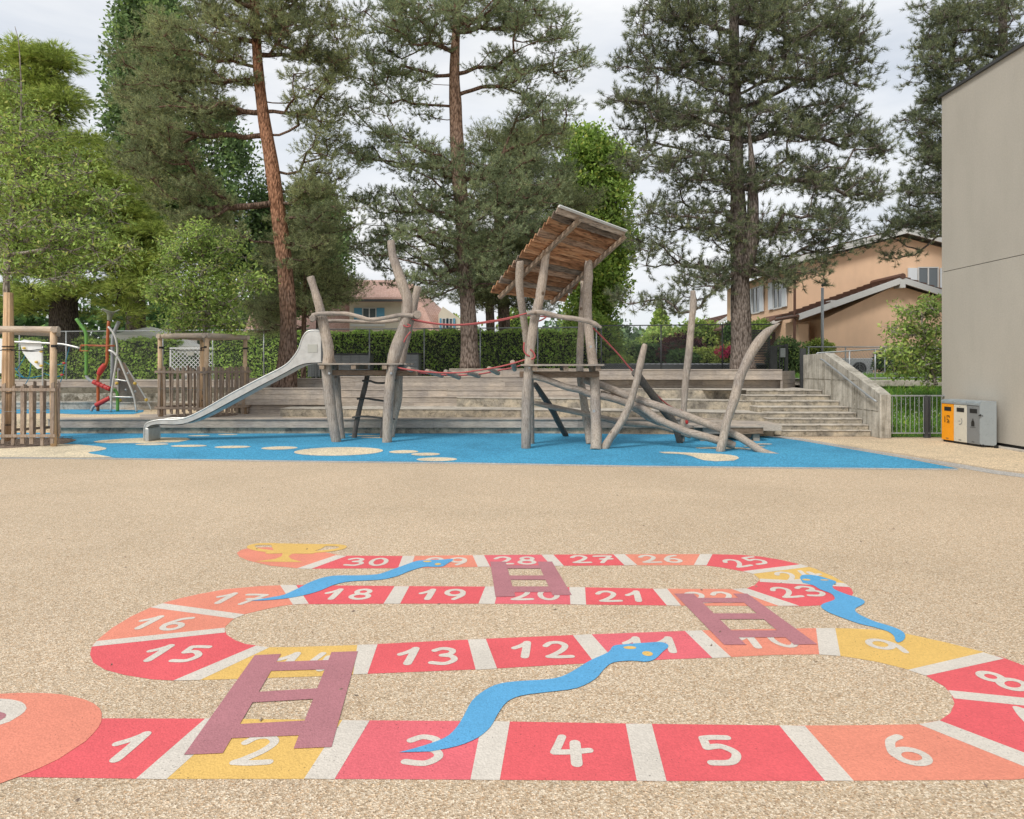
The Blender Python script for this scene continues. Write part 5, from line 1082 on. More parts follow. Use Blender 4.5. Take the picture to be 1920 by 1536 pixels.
b = MB(); b.tube([(xm, Y0-.5, zr+.08), (xm, 32, zr+.08)], .13, 8); build(b, 'ridge_cap', M['tiledark'], h)
for px, py in ((1681, 536), (1553, 572)): q = P(px, py, Y0); b = MB(); b.box(q[0]-.11, Y0-.5, q[2]-.14, q[0]+.11, Y0, q[2]+.16); build(b, 'purlin_end', M['trim'], h)
# recessed part left of the wing
b = MB(); b.box(X(1492,31), 31.4, 1.0, xl, 32.15, ze-.35); build(b, 'recessed_wall', M['ochre'], h)
b = MB(); b.box(X(1497,30.6), 30.6, 1.0, X(1516,30.6), 31.4, ze-.5); build(b, 'side_pier', M['ochre'], h)
b = MB(); b.tube([P(1490,520,29.9), P(1490,600,29.9), P(1489,655,29.9)], .06, 8); build(b, 'drain_pipe', M['tiledark'], h)
# tall rear gable
Y1 = 32.2; xl2, xr2, xm2 = X(1486,Y1), X(1870,Y1), X(1690,Y1); zr2 = P(0,432,Y1)[2]; sl_ = (P(0,432,Y1)[2]-P(0,470,Y1)[2])/(X(1690,Y1)-X(1548,Y1))
zel = zr2 - (xm2-xl2)*sl_; zer = zr2 - (xr2-xm2)*sl_
gable(Y1, 42, xl2, xr2, xm2, zr2-.3, zel-.3, zer-.3, 'main_wall')
roofp(Y1, 42, xl2-.8, zel-.8*sl_, xm2, zr2); roofp(Y1, 42, xm2, zr2, xr2+.5, zer-.5*sl_); verge(Y1, xl2-.8, zel-.8*sl_, xm2, zr2); verge(Y1, xm2, zr2, xr2+.5, zer-.5*sl_)
a_, c_ = P(1722, 540, Y1), P(1756, 503, Y1); win(h, a_[0], c_[0]+.02, Y1, a_[2]-.2, c_[2], None); b = MB(); q0, q1 = P(1701,541,Y1), P(1718,503,Y1); b.box(q0[0], Y1-.1, q0[2]-.2, q1[0], Y1-.03, q1[2]); build(b, 'shutter', M['wshutter'], h)
b = MB(); q0, q1 = P(1761,541,Y1), P(1775,503,Y1); b.box(q0[0], Y1-.1, q0[2]-.2, q1[0], Y1-.03, q1[2]); build(b, 'shutter', M['wshutter'], h)
# side facade: the long left wall of the main block with porch roofs, windows and shutters
XS = xl2
def swin(y0, y1, z0, z1, shw=.55):
    b = MB(); b.box(XS-.02, y0, z0, XS+.05, y1, z1); f = build(b, 'window', M['glass'], h)
    b = MB(); b.box(XS-.05, y0-.07, z0-.07, XS-.022, y1+.07, z0); b.box(XS-.05, y0-.07, z1, XS-.022, y1+.07, z1+.07); b.box(XS-.05, y0-.07, z0, XS-.022, y0, z1); b.box(XS-.05, y1, z0, XS-.022, y1+.07, z1); b.box(XS-.05, (y0+y1)/2-.03, z0, XS-.022, (y0+y1)/2+.03, z1); build(b, 'frame', M['trim'], f)
    for a_, c_ in ((y0-.1-shw, y0-.1), (y1+.1, y1+.1+shw)): b = MB(); b.box(XS-.09, a_, z0-.04, XS-.03, c_, z1+.04); build(b, 'shutter', M['wshutter'], h)
for y0 in (33.4, 36.4, 39.4): swin(y0, y0+1.0, 4.6, 5.9)
for y0 in (36.9, 40.2): swin(y0, y0+.9, 2.0, 3.3)
b = MB(); b.box(XS-.03, 34.3, 1.2, XS+.04, 35.3, 3.4); build(b, 'door', M['tiledark'], h)
for Ya, Yb, za, zb in ((33.4, 35.9, 3.55, 4.15), (38.6, 41.5, 3.75, 4.35)):
    b = MB(); b.extr([(XS-1.15, Ya, za), (XS-.002, Ya, zb), (XS-.002, Ya, zb+.09), (XS-1.15, Ya, za+.09)], (0, Yb-Ya, 0)); build(b, 'porch_roof', M['tiledark'], h)
    b = MB(); b.extr([(XS-1.13, Ya-.06, za-.20), (XS-.002, Ya-.06, zb-.20), (XS-.002, Ya-.06, zb), (XS-1.13, Ya-.06, za)], (0, .055, 0)); build(b, 'verge_board', M['trim'], h)
    b = MB(); b.box(XS-.95, Yb-.3, 1.0, XS-.002, Yb-.1, za-.02); build(b, 'porch_wall', M['ochre'], h)
for ya, yb, nm in ((29.5, 29.6, 'gutter'),):
    b = MB(); b.tube([(xe-.06, 29.5, zE-.05), (xe-.06, 32.0, zE-.05)], .07, 8); build(b, nm, M['tiledark'], h)
b = MB(); b.tube([(xl2-.85, 31.7, zel-.8*sl_-.05), (xl2-.85, 42, zel-.8*sl_-.05)], .07, 8); build(b, 'gutter', M['tiledark'], h)
# small far cottage right of the street
h2 = thing('cottage', 'pale cottage with dark roof partly hidden by shrubs left of the black pine trunk', 'house', (X(1365,55), 55, 1.1)); hh = h; h = h2
b = MB(); b.box(X(1340,55), 55, 1.0, X(1395,55), 62, P(0,622,55)[2]); build(b, 'wall', M['creamwall'], h2)
roofp(55, 62, X(1328,55), P(0,614,55)[2], X(1372,55), P(0,588,55)[2], nm='roof'); verge(55, X(1328,55), P(0,614,55)[2], X(1372,55), P(0,588,55)[2])
b = MB(); b.extr([(X(1338,53), 52, P(0,652,53)[2]), (X(1374,53), 52, P(0,632,53)[2]), (X(1374,53), 52, P(0,636,53)[2]), (X(1338,53), 52, P(0,657,53)[2])], (0, 3, 0)); build(b, 'porch_roof', M['tiledark'], h2)
win(h2, X(1350,55), X(1361,55), 54.98, P(0,640,55)[2], P(0,612,55)[2])
t = thing('far_bungalow', 'tiny distant white bungalow with terracotta roof down the street', 'house', (X(1195,90), 90, 1)); b = MB(); b.box(X(1186,90), 90, 1, X(1212,90), 96, P(0,655,90)[2]); build(b, 'wall', M['trim'], t)
b = MB(); b.extr([(X(1183,90), 89.5, P(0,655,90)[2]), (X(1192,90), 89.5, P(0,646,90)[2]), (X(1225,90), 89.5, P(0,644,90)[2]), (X(1226,90), 89.5, P(0,654,90)[2])], (0, 7, 0)); build(b, 'roof', M['tile'], t)
# cream house with terracotta roof and blue shutters, left centre
h = thing('cream_house', 'cream house with terracotta hip roof and blue shutters behind the hedge', 'house', (X(690,46), 46, 1.1))
Yh = 44.0; zE_ = P(0,627,Yh)[2]; zR_ = P(0,532,49)[2]
xa, xb = X(455,Yh), X(818,Yh); ra, rb = X(490,49), X(775,49)
b = MB(); b.add([(xa, Yh, zE_), (xb, Yh, zE_), (rb, 49, zR_), (ra, 49, zR_), (xa, 54, zE_), (X(850,Yh)+1.0, 54, zE_)], [(0,1,2,3), (1,5,2), (5,4,3,2), (4,0,3)])
rfm = build(b, 'roof', M['tile'], h); m_ = rfm.modifiers.new('s', 'SOLIDIFY'); m_.thickness = .15; m_.offset = -1
b = MB(); b.prism([(xa+.5, Yh+.6), (xb-.2, Yh+.6), (xb+1.6, Yh+3.4), (xb+1.6, 53.5), (xa+.5, 53.5)], 1.0, zE_-.02); build(b, 'wall', M['creamwall'], h)
dx0, dx1 = X(655,Yh), X(752,Yh); dz0, dz1 = P(0,618,Yh)[2], P(0,566,Yh)[2]
b = MB(); b.box(dx0, Yh+.05, dz0-.35, dx1, 49, dz1); dm = build(b, 'dormer', M['creamwall'], h)
b = MB(); b.box(dx0-.5, Yh-.5, dz1+.002, dx1+.35, Yh+.5, dz1+.10); b.extr([(dx0-.5, Yh-.5, dz1+.104), (dx1+.35, Yh-.5, dz1+.104), (dx1-.6, 49.2, zR_+.15), (dx0-2.5, 49.2, zR_+.15)], (0, .05, .14)); build(b, 'dormer_roof', M['tile'], dm)
b = MB(); b.box(dx0-.5, Yh-.53, dz1-.03, dx1+.35, Yh-.505, dz1+.12); build(b, 'gutter', M['darkmetal'], dm)
a_, c_ = P(681, 598, Yh), P(704, 580, Yh); win(dm, a_[0], c_[0], Yh+.04, a_[2]-.1, c_[2]+.05, 'shutter', panes=2, shw=.5)
b = MB(); b.box(P(657,0,Yh)[0], Yh-.02, P(0,612,Yh)[2], P(722,0,Yh)[0], Yh+.05, P(0,608,Yh)[2]); build(b, 'sill', M['trim'], dm)
gx0, gx1, Yg = X(822,46), X(866,46), 46.0
b = MB(); b.extr([(gx0, Yg, 1.0), (gx1, Yg, 1.0), (gx1, Yg, P(0,600,Yg)[2]), (gx0+.3, Yg, P(0,575,Yg)[2]), (gx0, Yg, P(0,590,Yg)[2])], (0, 6, 0)); build(b, 'gable_wall', M['creamwall'], h)
for px in (830, 843): a_, c_ = P(px, 626, Yg), P(px+5, 598, Yg); win(h, a_[0], c_[0], Yg, a_[2], c_[2], 'shutter', panes=1, shw=.12)
t = thing('roof_antenna', 'thin roof antenna mast above the cream house', 'antenna', P(632,560,47)); b = MB(); b.tube([P(632,560,47), P(632,462,47)], .04, 6); build(b, 'mast', M['galv'], t)
b = MB()
for q in (466, 474, 481): p = P(632, q, 47); b.box(p[0]-.22, p[1]-.01, p[2]-.012, p[0]+.22, p[1]+.01, p[2]+.012)
build(b, 'aerial_bars', M['galv'], t)
# car roof down the street
cx0, cx1, Yc = X(1209,60), X(1238,60), 60.0; t = thing('parked_car', 'silver car seen from behind, parked down the street beyond the fence', 'car', ((cx0+cx1)/2, Yc+2, TZ)); zt = P(0,672.5,Yc)[2]
w_ = (cx1-cx0)*1.15; xm_ = (cx0+cx1)/2
prof = [(-.5, .25), (-.5, .62), (-.47, .78), (-.38, 1.0), (.38, 1.0), (.47, .78), (.5, .62), (.5, .25)]; hgt = zt - TZ; L_ = 4.2
def sec(y, sx, sz): return [(xm_ + u*w_*sx, y, TZ + v*hgt*sz) for u, v in prof]
b = MB(); S = [sec(Yc, .94, .78), sec(Yc+.15, 1, .97), sec(Yc+.7, 1, 1), sec(Yc+2.2, 1, 1), sec(Yc+3.0, 1, .75), sec(Yc+L_, .92, .62)]; V = sum(S, []); n = 8
b.add(V, [(i*n+k, i*n+(k+1) % n, (i+1)*n+(k+1) % n, (i+1)*n+k) for i in range(len(S)-1) for k in range(n)] + [tuple(range(n)), tuple(range(len(V)-1, len(V)-n-1, -1))]); build(b, 'body', M['car'], t, smooth=True)
b = MB(); b.box(xm_-w_*.38, Yc-.03, TZ+hgt*.66, xm_+w_*.38, Yc+.1, TZ+hgt*.86); build(b, 'rear_window', M['glass'], t)
for s_ in (-1, 1):
    b = MB(); b.box(xm_+s_*w_*.44-.06, Yc-.03, TZ+hgt*.48, xm_+s_*w_*.44+.06, Yc+.05, TZ+hgt*.64); build(b, 'tail_light', M['redp'], t)
    for yy in (.8, 3.4): b = MB(); b.tube([(xm_+s_*w_*.5-.1*s_, Yc+yy, TZ+.32), (xm_+s_*w_*.5, Yc+yy, TZ+.32)], .32, 14); build(b, 'wheel', M['black'], t)
rd = MB(); rd.poly([(X(1150,30), 30, TZ+.004), (X(1260,30), 30, TZ+.004), (X(1245,200), 200, TZ+.004), (X(1205,200), 200, TZ+.004)]); struct(build(rd, 'road', mat('asphalt', (.12,.12,.12), .9), org=(9, 30, 0)))
#PART7
# ================================================================== TREES
def resample(pts, rs, step):
    out, orr = [], []
    for i in range(len(pts)-1):
        a, c = np.array(pts[i]), np.array(pts[i+1]); n = max(1, int(np.linalg.norm(c-a)/step))
        for k in range(n): out.append(a + (c-a)*k/n); orr.append(rs[i] + (rs[i+1]-rs[i])*k/n)
    out.append(np.array(pts[-1])); orr.append(rs[-1]); return np.array(out), np.array(orr)
def tufts(C, A, K, L, W_, rng, spread=(.25, 1.25), along=.08):
    n = len(C); Cr = np.repeat(C, K, 0); Ar = np.repeat(A, K, 0); m_ = n*K
    Q = rng.normal(size=(m_, 3)); S = np.cross(Ar, Q); S /= np.linalg.norm(S, axis=1, keepdims=True) + 1e-9
    th = rng.uniform(*spread, (m_, 1)); D = Ar*np.cos(th) + S*np.sin(th); B0 = Cr + Ar*rng.uniform(-along, along, (m_, 1))
    Ln = L*rng.uniform(.75, 1.15, (m_, 1)); T = np.cross(D, rng.normal(size=(m_, 3))); T /= np.linalg.norm(T, axis=1, keepdims=True) + 1e-9
    V = np.stack([B0 - T*W_/2, B0 + T*W_/2, B0 + D*Ln], 1).reshape(-1, 3); return V, np.arange(3*m_).reshape(-1, 3)
def tree(label, trunk, blobs, Y, kind='pine', seed=1, nclump=150, clump_r=.5, per=26, depth=.9, bmat='b_scots', lmat='n_scots', K=14, NL=.08, NW=.008, leaf=.1, flat_=.5, r0=.011, attach_min=.3, rise=.25, name='pine_tree', group=None, cat='tree', Y2=None, droop=0.0, minfrac=0.0, aspect=.55, limbw=1.0, spread=(.25, 1.25), xtra=None):
    rng = np.random.default_rng(seed)
    tp = [P(x, y, Y if Y2 is None else Y + (Y2-Y)*i/(len(trunk)-1)) for i, (x, y, w) in enumerate(trunk)]; tr = [w/2/F*Y for x, y, w in trunk]
    # clump centres in the blobs
    area = np.array([b_[2]*b_[3]*(b_[4] if len(b_) > 4 else 1) for b_ in blobs], float); cnt = np.maximum(1, (nclump*area/area.sum()).astype(int)); C = []
    xc = np.mean([p[0] for p in tp]); 
    for b_, n in zip(blobs, cnt):
        for _ in range(n):
            while True:
                v = rng.uniform(-1, 1, 3)
                if (v**2).sum() < 1: break
            px, py = b_[0] + v[0]*b_[2], b_[1] + v[1]*b_[3]; dy = v[2]*max(b_[2], 40)*Y/F*depth*1.15; off = (b_[0]-trunk[len(trunk)//2][0])
            C.append(P(px, py, Y + dy))
    C = np.array(C)
    nodes, nr = resample(tp, tr, .3); parent = list(range(-1, len(nodes)-1)); nodes = [n_ for n_ in nodes]; nt_ = len(nodes)
    zmin = tp[0][2] + attach_min*(tp[-1][2]-tp[0][2])*0 + attach_min
    T = np.array(nodes); ordr = np.argsort([np.min(np.linalg.norm(T - c, axis=1)) for c in C]); plen = [0.0]*nt_; tips = []
    okt = T[:, 2] > zmin
    for ci in ordr:
        c = C[ci]; NA = np.array(nodes); d = np.linalg.norm(NA - c, axis=1); dz = c[2] - NA[:, 2]
        cost = d + .28*np.array(plen) + np.where(dz < 0, -dz*(.9 if rise > 0 else .2), 0) + np.abs(dz - d*rise)*.35
        cost[:nt_][~okt] = 1e9; k = int(np.argmin(cost)); a = NA[k]; L = d[k]; n = max(1, int(L/.28)); last = k
        mid = (a + c)/2 + rng.normal(size=3)*L*.07 + np.array([0, 0, -L*.10 if rise > 0 else L*.06])
        for j in range(1, n+1):
            u = j/n; p = a*(1-u)**2 + 2*mid*u*(1-u) + c*u*u + rng.normal(size=3)*.025; nodes.append(p); parent.append(last); plen.append(plen[last] + L/n); last = len(nodes)-1
        tips.append(last)
    load = np.zeros(len(nodes))
    for tip in tips:
        k = tip
        while k >= nt_: load[k] += 1; k = parent[k]
    NA = np.array(nodes); rad = r0*np.maximum(load, .6)**.52*limbw
    # trunk
    tb2 = MB(); tpts = crom([tuple(p) for p in tp], 4); ti = np.linspace(0, len(tr)-1, len(tpts)); rr = np.interp(ti, range(len(tr)), tr)
    tb2.tube(tpts, list(rr), 14, .05, True, seed)
    t = thing(name, label, cat, tuple(tp[0]), group); tk = build(tb2, 'trunk', M[bmat], t, smooth=True)
    idx = np.arange(nt_, len(nodes)); par = np.array(parent)[idx]; ra = np.where(par < nt_, rad[idx]*1.15, rad[np.maximum(par, 0)]); 
    SA, SB, RA, RB = [NA[par]], [NA[idx]], [np.minimum(ra, rad[idx]*1.6)], [rad[idx]]
    # twigs and foliage
    cc, ax = [], []
    rc = clump_r
    for ci in range(len(C)):
        c = C[ci]; k = per
        v = rng.normal(size=(k, 3)); v /= np.linalg.norm(v, axis=1, keepdims=True); v *= rng.random((k, 1))**.45; v[:, 2] *= flat_
        p = c + v*rc*rng.uniform(.75, 1.25); cc.append(p); base = c - np.array([0, 0, rc*.25]); o = p - base; o /= np.linalg.norm(o, axis=1, keepdims=True) + 1e-9; o[:, 2] += .35 - droop; o /= np.linalg.norm(o, axis=1, keepdims=True); ax.append(o)
        st = max(1, k//7); SA.append(np.tile(c, (len(p[::st]), 1))); SB.append(p[::st]); RA.append(np.full(len(p[::st]), .009*limbw)); RB.append(np.full(len(p[::st]), .003))
    V, Fa = segs_np(np.concatenate(SA), np.concatenate(SB), np.concatenate(RA), np.concatenate(RB), 5); build_np('branches', V, Fa, M['b_limb' if 'scots' in bmat else bmat], t, smooth=True)
    CC, AX = np.concatenate(cc), np.concatenate(ax)
    if kind == 'pine': V, Fa = tufts(CC, AX, K, NL, NW, rng, spread)
    else: V, Fa = leafquads(CC + rng.normal(size=CC.shape)*.02, AX*1.2, leaf, rng, aspect, droop)
    build_np('crown', V, Fa, M[lmat], t); return t
TG = 'tall pines on the upper terrace'
tree('tall leaning Scots pine with orange bark in front of the fence on the left', [(533,729,50),(538,690,36),(541,600,29),(534,500,28),(522,400,27),(508,300,25),(496,230,22),(486,150,19),(481,80,17),(479,0,15),(482,-120,10),(490,-220,5)],
     [(300,120,95,95),(320,230,125,75),(280,290,80,55),(350,350,90,45),(400,50,80,70),(470,20,110,60),(560,50,90,70),(590,150,60,70),(600,240,60,50),(590,330,60,60),(440,130,60,60,.5),(390,180,60,60),(410,420,60,45),(350,400,50,40),(600,400,70,60),(560,470,60,50,.7),(520,-90,200,80),(640,90,50,60)], 20.2, seed=3, nclump=640, clump_r=.46, per=25, K=26, NL=.11, NW=.012, attach_min=5.2, rise=.1, group=TG)
tree('big Scots pine with forked limbs in the middle of the picture', [(881,694,38),(880,640,31),(876,560,28),(870,450,27),(862,350,26),(857,270,25),(854,200,23),(852,140,19),(855,60,15),(860,-40,12),(862,-160,6)],
     [(760,40,120,60),(880,20,150,50),(1000,40,90,50),(1070,120,45,40),(720,130,90,45),(960,130,80,45),(700,210,70,35,.6),(790,190,60,40,.5),(1010,210,80,50),(740,280,130,45),(900,300,120,45),(990,330,90,45),(840,360,120,50),(720,390,70,40),(900,420,140,50),(780,450,120,45),(1000,400,80,50),(820,520,100,40),(920,500,80,50),(700,480,50,50,.7),(880,-90,180,60)], 21.8, seed=8, nclump=760, clump_r=.46, per=25, K=26, NL=.11, NW=.012, bmat='b_scots2', lmat='n_scots2', attach_min=2.6, rise=.22, group=TG)
tree('large dark black pine with twin trunk on the right of the picture', [(1393,694,52),(1391,660,41),(1388,560,35),(1386,440,33),(1382,330,25),(1379,220,23),(1377,120,20),(1376,20,17),(1376,-120,10)],
     [(1175,195,45,22,.8),(1160,240,30,18,.5),(1250,40,75,50),(1350,0,140,60),(1490,20,130,60),(1590,60,65,45),(1230,120,80,45),(1340,120,90,60),(1480,120,110,60),(1600,140,50,40),(1200,200,55,35),(1290,220,100,45),(1430,230,110,50),(1550,230,90,50),(1630,270,55,30),(1220,300,80,35),(1330,320,90,45),(1480,330,110,50),(1610,340,60,40),(1270,400,85,40),(1390,430,80,50),(1540,420,100,40),(1220,470,60,30,.7),(1330,510,90,35),(1480,500,80,40),(1200,560,60,22,.7),(1290,570,50,20,.7),(1560,470,50,30,.5)], 20.9, seed=12, nclump=880, clump_r=.50, per=12, K=34, NL=.155, NW=.013, bmat='b_black', lmat='n_black', attach_min=3.0, rise=.12, spread=(.2, 1.35), flat_=.75, group=TG)
b = MB(); tt = bpy.data.objects['pine_tree.002']; b.tube([P(1398,520,20.7), P(1411,450,20.6), P(1412,380,20.6), P(1411,330,20.6), P(1407,270,20.5), P(1400,200,20.6)], [.2,.2,.17,.12,.06,.015], 12, .05); build(b, 'second_trunk', M['b_black'], tt, smooth=True)
tree('black pine behind the grey building at the right edge', [(1885,700,30),(1884,500,26),(1882,300,22),(1881,150,18),(1880,40,14),(1880,-120,8)],
     [(1760,40,60,45),(1850,30,80,50),(1760,110,60,45),(1860,110,70,50),(1740,170,50,35),(1830,190,80,50),(1730,240,50,35),(1800,270,70,45),(1740,300,50,35),(1720,360,40,30),(1790,350,60,50),(1700,410,55,25),(1760,420,60,35),(1640,450,50,18,.6),(1690,470,40,18,.5)], 25.5, seed=21, nclump=420, clump_r=.55, per=13, K=32, NL=.165, NW=.014, bmat='b_black', lmat='n_black', attach_min=3, rise=.1, spread=(.2, 1.35), group=TG)
tree('denser dark pine standing behind the middle Scots pine and plank roof', [(948,660,22),(945,600,22),(940,500,20),(935,400,18),(938,330,12),(942,290,7)], [(950,270,60,50),(1010,280,60,60),(960,360,80,60),(1050,370,70,40),(940,460,110,60),(1020,460,90,50),(910,540,80,40),(980,550,60,35)], 27, seed=31, nclump=330, clump_r=.8, per=60, K=12, NL=.13, NW=.014, bmat='b_scots2', lmat='n_scots', attach_min=2, rise=.1)
tree('second slim trunked dark pine behind the middle Scots pine', [(921,660,16),(919,600,16),(915,520,14),(912,430,9)], [(880,470,60,45),(930,560,50,30),(890,540,50,30)], 26.5, seed=32, nclump=60, clump_r=.6, per=36, K=12, NL=.13, NW=.014, bmat='b_scots2', lmat='n_scots', attach_min=2, rise=.1)
tree('small thin trunked pine right beside the leaning Scots pine', [(569,729,10),(569,650,9),(571,560,8),(573,470,6),(575,400,3)], [(570,430,55,45),(590,500,60,45),(540,480,50,45),(600,560,60,35),(510,560,60,40),(640,540,40,30),(500,610,45,22)], 22.5, seed=34, nclump=200, clump_r=.5, per=50, K=12, NL=.10, NW=.010, bmat='b_scots', lmat='n_scots', attach_min=1.2, rise=.05)
# broadleaf
kw = dict(kind='leaf', name='broadleaf_tree', bmat='b_dark', rise=.4)
tree('tall upright green poplar behind the leaning Scots pine at upper left', [(255,650,34),(255,400,26),(258,200,18),(262,0,10)], [(250,30,40,60),(300,40,50,60),(238,120,36,60),(300,130,60,60),(232,210,34,50),(290,220,60,60),(250,300,50,50),(330,300,60,60),(400,250,50,60,.5),(300,380,70,60),(400,380,60,60),(420,470,50,50),(260,450,60,50),(440,300,30,60,.6)], 36, seed=41, nclump=560, clump_r=.9, per=95, leaf=.24, lmat='l_poplar', attach_min=2, flat_=1, **kw)
tree('green columnar tree between leaning pine and cream house', [(600,640,16),(600,500,12),(602,380,6)], [(590,400,45,50),(620,440,35,50),(580,480,50,50),(620,520,35,50),(500,400,40,60),(490,480,45,60),(520,560,60,40)], 38, seed=42, nclump=260, clump_r=.85, per=95, leaf=.24, lmat='l_poplar', attach_min=1, flat_=1, **kw)
tree('bright green linden tree between middle pine and black pine', [(1110,660,24),(1112,500,20),(1115,300,10)], [(1095,275,45,35),(1130,300,45,40),(1090,330,50,40),(1140,370,45,50),(1100,420,60,50),(1150,450,35,50),(1110,500,55,45),(1140,540,30,35),(1100,580,45,40)], 33, seed=43, nclump=340, clump_r=.65, per=110, leaf=.2, lmat='l_linden', attach_min=1, flat_=.9, **kw)
kw['name'] = 'conifer_tree'
tree('wide yellow green hemlock with drooping sprays on the left', [(120,660,50),(118,500,40),(110,300,20),(104,180,6)], [(90,130,50,45),(30,110,40,35),(60,200,90,50),(110,280,110,50),(40,300,80,50),(170,360,110,50),(60,380,110,50),(220,430,95,45),(90,470,120,50),(250,500,75,45),(140,540,130,35,.35),(30,560,60,40,.6),(270,560,60,30,.4),(180,590,80,18,.25)], 28, seed=44, nclump=470, clump_r=.9, per=75, K=9, NL=.27, NW=.024, spread=(.1, .75), lmat='l_hemlock', attach_min=.5, flat_=.28, droop=.75, **{**kw, 'rise': -.05, 'kind': 'pine'})
kw['name'] = 'young_tree'; kw['bmat'] = 'b_young'
tree('young light green tree growing out of the left tree guard', [(16,700,13),(14,600,12),(12,520,11),(16,460,10),(25,380,7.5),(36,280,5),(40,190,3),(36,90,1.5),(28,50,1)], [(60,250,60,60,.6),(100,330,80,55,.8),(40,350,70,55),(150,400,90,55,.8),(60,430,90,55),(190,460,60,40,.8),(10,250,50,60,.6),(110,500,80,40),(10,480,50,45),(30,180,35,45,.3),(200,350,40,30,.5)], 14.97, seed=45, nclump=240, clump_r=.36, per=46, leaf=.095, lmat='l_young', attach_min=2.9, flat_=.7, r0=.0062, depth=.7, aspect=.42, droop=.35, **{**kw, 'rise': .55})
tree('young light green tree inside the second tree guard behind the slide', [(384,740,12),(384,640,7),(382,560,6),(380,480,5),(378,420,2)], [(375,445,45,30,.8),(340,480,50,35),(420,480,45,35,.8),(330,540,50,45),(390,540,60,45),(450,530,50,30,.7),(350,600,55,30),(420,590,45,30)], 18.75, seed=46, nclump=190, clump_r=.36, per=60, leaf=.105, lmat='l_young', attach_min=1.9, flat_=.8, r0=.0062, depth=.8, aspect=.42, droop=.3, **{**kw, 'rise': .5})
kw['name'] = 'large_shrub'
tree('multi stemmed green shrub on the grass bank beside the grey building', [(1755,722,7),(1745,690,6),(1735,650,5),(1728,600,3)], [(1745,575,30,22),(1700,588,26,18,.8),(1735,620,40,24),(1680,625,24,16,.8),(1700,660,50,22),(1745,665,30,25),(1690,690,40,16,.8),(1740,700,30,16)], 17.6, seed=47, nclump=100, clump_r=.25, per=38, leaf=.11, lmat='l_young', attach_min=.05, flat_=.8, r0=.007, depth=1.2, aspect=.45, droop=.4, **{**kw, 'rise': .6, 'cat': 'shrub'})
# garden shrubs: leafy mounds
def shrub(label, px, ptop, pbot, w, Y, m, leaf=.12, n=2600, seed=1, name='garden_shrub', cat='shrub', shape=1.0, core=True):
    rng = np.random.default_rng(seed); zt, zb = P(0,ptop,Y)[2], P(0,pbot,Y)[2]; x = X(px,Y); a = w/2/F*Y; h = (zt-zb)
    t = thing(name, label, cat, (x, Y, zb)); v = rng.normal(size=(n, 3)); v /= np.linalg.norm(v, axis=1, keepdims=True); v *= rng.uniform(.72, 1.04, (n, 1))
    lump = 1 + .12*np.sin(v[:, 0:1]*7 + seed) * np.cos(v[:, 2:3]*6 + seed*2) + .08*np.sin(v[:, 1:2]*11); v = v*lump; tz = (v[:, 2] + 1)/2
    k = (1 - tz*.9)**.8 * 1.3 if shape < .5 else 1.0
    C = np.stack([x + v[:, 0]*a*k, Y + v[:, 1]*a*k, zb + h*np.clip(tz, 0, 1.1)], 1); V, Fa = leafquads(C, v, leaf, rng, .6); build_np('leaves', V, Fa, M[m], t)
    if core:
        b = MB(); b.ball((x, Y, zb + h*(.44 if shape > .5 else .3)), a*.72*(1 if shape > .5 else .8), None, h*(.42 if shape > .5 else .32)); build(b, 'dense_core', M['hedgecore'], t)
        b = MB(); b.tube([(x, Y, zb-.3), (x, Y, zb + h*.5)], .06, 6); build(b, 'stem', M['b_dark'], t)
    return t
shrub('round green rhododendron bush in front of the linden tree', 1112, 590, 690, 110, 29, 'l_linden', .14, 4200, 1)
shrub('golden green conifer shrub right of the log tower', 1148, 635, 700, 60, 30, 'l_young', .12, 2600, 2, shape=.3)
shrub('grey green rounded bush behind the short leaning log', 1176, 638, 698, 70, 40, 'l_poplar', .16, 3000, 3)
shrub('low bright yellow green bush at the foot of the garden', 1165, 668, 692, 50, 28, 'l_young', .1, 1600, 4)
shrub('dark purple leaved bush beside the tall middle pole', 1278, 628, 690, 95, 34, 'l_purple', .13, 3600, 5)
shrub('light green tree like bush above the purple bush', 1310, 600, 670, 100, 42, 'l_young', .2, 3200, 6)
shrub('bright green bush left of the purple bush with pointed top', 1238, 570, 670, 50, 60, 'l_young', .3, 1800, 7, shape=.3)
shrub('light green rounded tree above the parked car', 1240, 615, 680, 85, 55, 'l_young', .28, 2600, 17)
shrub('olive green mound shrub left of the black pine trunk', 1324, 652, 693, 75, 31, 'l_hemlock', .1, 3200, 8)
shrub('dark low shrub under the purple bush', 1280, 655, 692, 60, 30, 'l_dark', .1, 2200, 9)
shrub('slim dark cypress column left of the black pine trunk', 1366, 605, 690, 20, 33, 'l_dark', .12, 1800, 10, name='cypress', cat='tree')
sp = shrub('rhododendron bush with pink flowers left of the black pine trunk', 1364, 646, 695, 44, 29.5, 'l_hemlock', .1, 1500, 11)
rng = np.random.default_rng(5); C = []
for k in range(26):
    c = np.array(P(1364 + rng.normal()*11, 653 + abs(rng.normal())*9, 29.1 + rng.uniform(-.3, .2))); C.append(c + rng.normal(size=(26, 3))*.05)
V, Fa = leafquads(np.concatenate(C), np.tile([0, -1, .4], (26*26, 1)), .075, rng, .8); build_np('blossoms', V, Fa, M['l_pink'], sp)
shrub('dark green shrub behind the garden gate', 1475, 635, 712, 75, 24.5, 'l_poplar', .10, 3200, 12)
shrub('variegated pale edged shrub at the foot of the lamp post', 1535, 638, 675, 52, 25, 'l_hemlock', .1, 2200, 13)
shrub('sprawling dark green shrub behind the ramp railing', 1700, 655, 705, 110, 24.6, 'l_dark', .11, 4200, 14)
shrub('green shrub above the dark screen right of the black pine', 1425, 600, 640, 40, 30, 'l_young', .12, 1500, 15)
